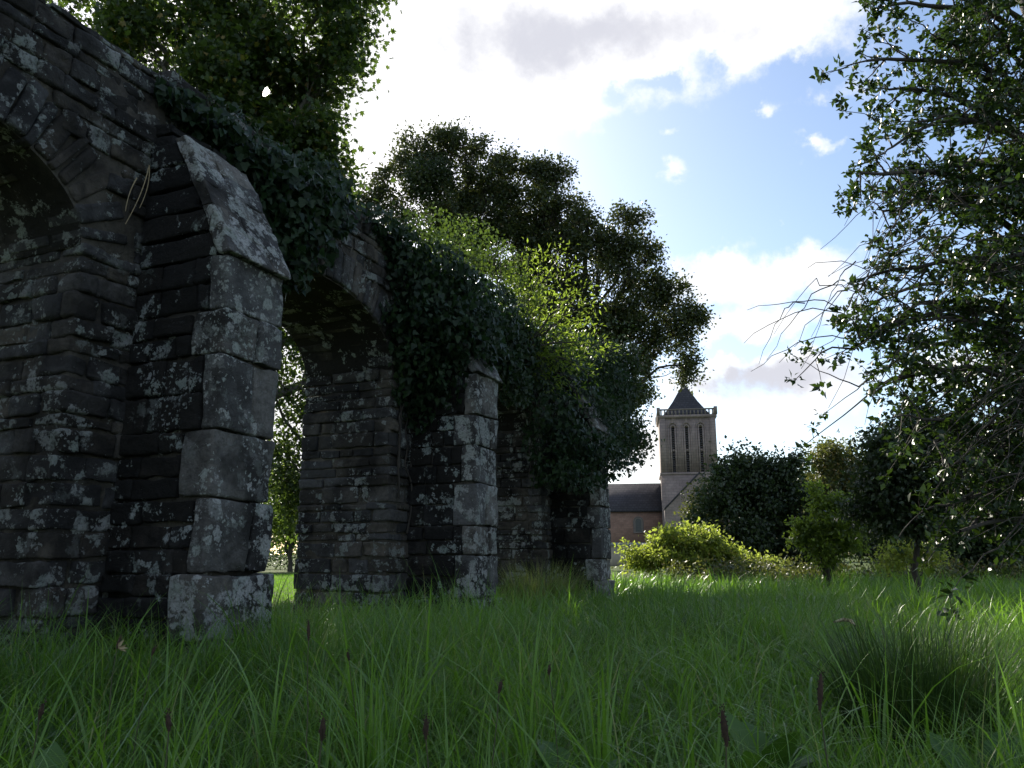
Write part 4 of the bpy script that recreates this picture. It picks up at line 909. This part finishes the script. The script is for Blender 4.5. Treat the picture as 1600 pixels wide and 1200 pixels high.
# plantain seed stalks standing above the grass
def plantains():
    L = [(482, 998, .62, .09, 'tallest plantain stalk with a dark seed head left of centre'), (183, 1012, .58, .06, 'plantain stalk with a pale husk clinging to its brown head, far left'), (238, 1022, .55, .05, 'short plantain head just right of the pale-husked stalk'),
         (264, 1138, .56, .05, 'plantain seed head low in the left foreground'), (503, 1152, .58, .06, 'plantain seed head in the bottom foreground left of centre'), (780, 1080, .52, .05, 'plantain seed head near the centre of the foreground grass'), (858, 1052, .52, .05, 'dark plantain head in front of the second buttress grass'), (545, 1030, .52, .05, 'small plantain head right of the tallest stalk'), (600, 960, .50, .06, 'plantain head in the grass below the arch jamb'),
         (1135, 1160, .60, .08, 'thick brown dock spike in the bottom foreground right of centre'), (1281, 1105, .60, .10, 'long dark dock spike in front of the large rush tussock'), (62, 1120, .55, .05, 'drooping plantain head near the bottom left corner'), (665, 1150, .55, .06, 'leaning plantain head in the bottom centre grass')]
    for px, py, z, hl, lab in L:
        c = at_z(px, py, z); b0 = np.array([c[0]+random.uniform(-.08, .08), c[1]+random.uniform(-.05, .1), 0]); root = thing('plantain', b0, lab, 'plantain', 'seed stalks above the grass')
        P = curve(b0, c, 8, 0, .015); m = MB(); m.tube(P, np.linspace(.0022, .0013, 8), 5); m.build('stem', M['stalk'], root, True)
        ax = unit(P[-1]-P[-3])+rng.normal(size=3)*.12; ax = unit(ax); t = np.linspace(0, 1, 9); m = MB()
        rr = .0044*np.sin(np.clip(t*.93+.07, 0, 1)*math.pi)**.5*(1+.12*np.sin(t*40)); m.tube(c+ax*(t*hl*.62)[:, None]-ax*.005, rr, 8); 
        n = 60; q = c+ax*(rng.random(n)*hl*.6)[:, None]; dd = unit(rng.normal(size=(n, 3))); m.leaves(q+dd*.003, dd+ax*.5, rng.normal(size=(n, 3)), .004, DIAM)
        m.build('seed_head', M['straw'] if px == 152 else M['seed'], root, True)
        if px == 183:
            m = MB(); q = np.repeat(c[None], 5, 0); m.leaves(q, np.array([[.9, 0, .2], [.7, -.2, .8], [.8, .2, -.3], [.5, 0, 1], [.9, .1, 0]]), rng.normal(size=(5, 3)), .03, LANCE); m.build('husk', M['straw'], root)
plantains()
def docks():
    L = [(322, 1180, .30, 'broad-leaved dock rosette low in the left foreground grass'), (70, 1165, .34, 'broad-leaved dock in the bottom left corner'), (905, 1150, .33, 'broad-leaved dock in the bottom centre grass'), (1190, 1120, .33, 'broad-leaved dock left of the long dark dock spike'), (640, 1090, .32, 'broad-leaved dock in the middle of the foreground'), (1545, 1150, .32, 'broad-leaved dock at the bottom right corner')]
    t = np.linspace(0, 1, 7); wv = np.array([.05, .55, .95, 1, .82, .5, .02])*.5
    for px, py, z, lab in L:
        c = at_z(px, py, z); c[2] = 0; m = MB()
        for i in range(9):
            a = i*2.4+random.uniform(-.3, .3); ln = random.uniform(.20, .36); wd = ln*random.uniform(.26, .36); th = random.uniform(.25, .6)+t*random.uniform(.4, 1.1)
            x = np.cumsum(np.sin(th))*ln/7; zz = .05+np.cumsum(np.cos(th))*ln/7; d = np.array([math.cos(a), math.sin(a), 0]); q = np.array([-d[1], d[0], 0])
            mid = c+d*x[:, None]+UP*zz[:, None]; wob = 1+.12*np.sin(t*17+a); up = UP*(wv*wd*.35)[:, None]
            v = np.stack([mid-q*(wv*wd*wob)[:, None]+up, mid, mid+q*(wv*wd*wob)[:, None]+up], 1).reshape(-1, 3)
            f = [[k*3+o, k*3+o+1, k*3+o+4, k*3+o+3] for k in range(6) for o in (0, 1)]; m.add(v, f, 0, random.random())
            m.tube(np.array([c, c+UP*.03+d*.005, mid[0]]), [.004, .004, .003], 5)
        tag(m.build('dock_plant', M['dock'], None, True), lab, 'dock plant', 'broad-leaved docks in the grass')
docks()
def stick():
    b = MB(); P = np.array([at_z(px, py, .45) for px, py in ((1303, 972), (1318, 968), (1330, 970), (1336, 978))]); b.tube(P, [.006, .012, .012, .007], 6)
    tag(b.build('fallen_twig', M['straw'], None, True), 'curled dry brown twig lying on the grass left of the large rush tussock', 'twig')
stick()
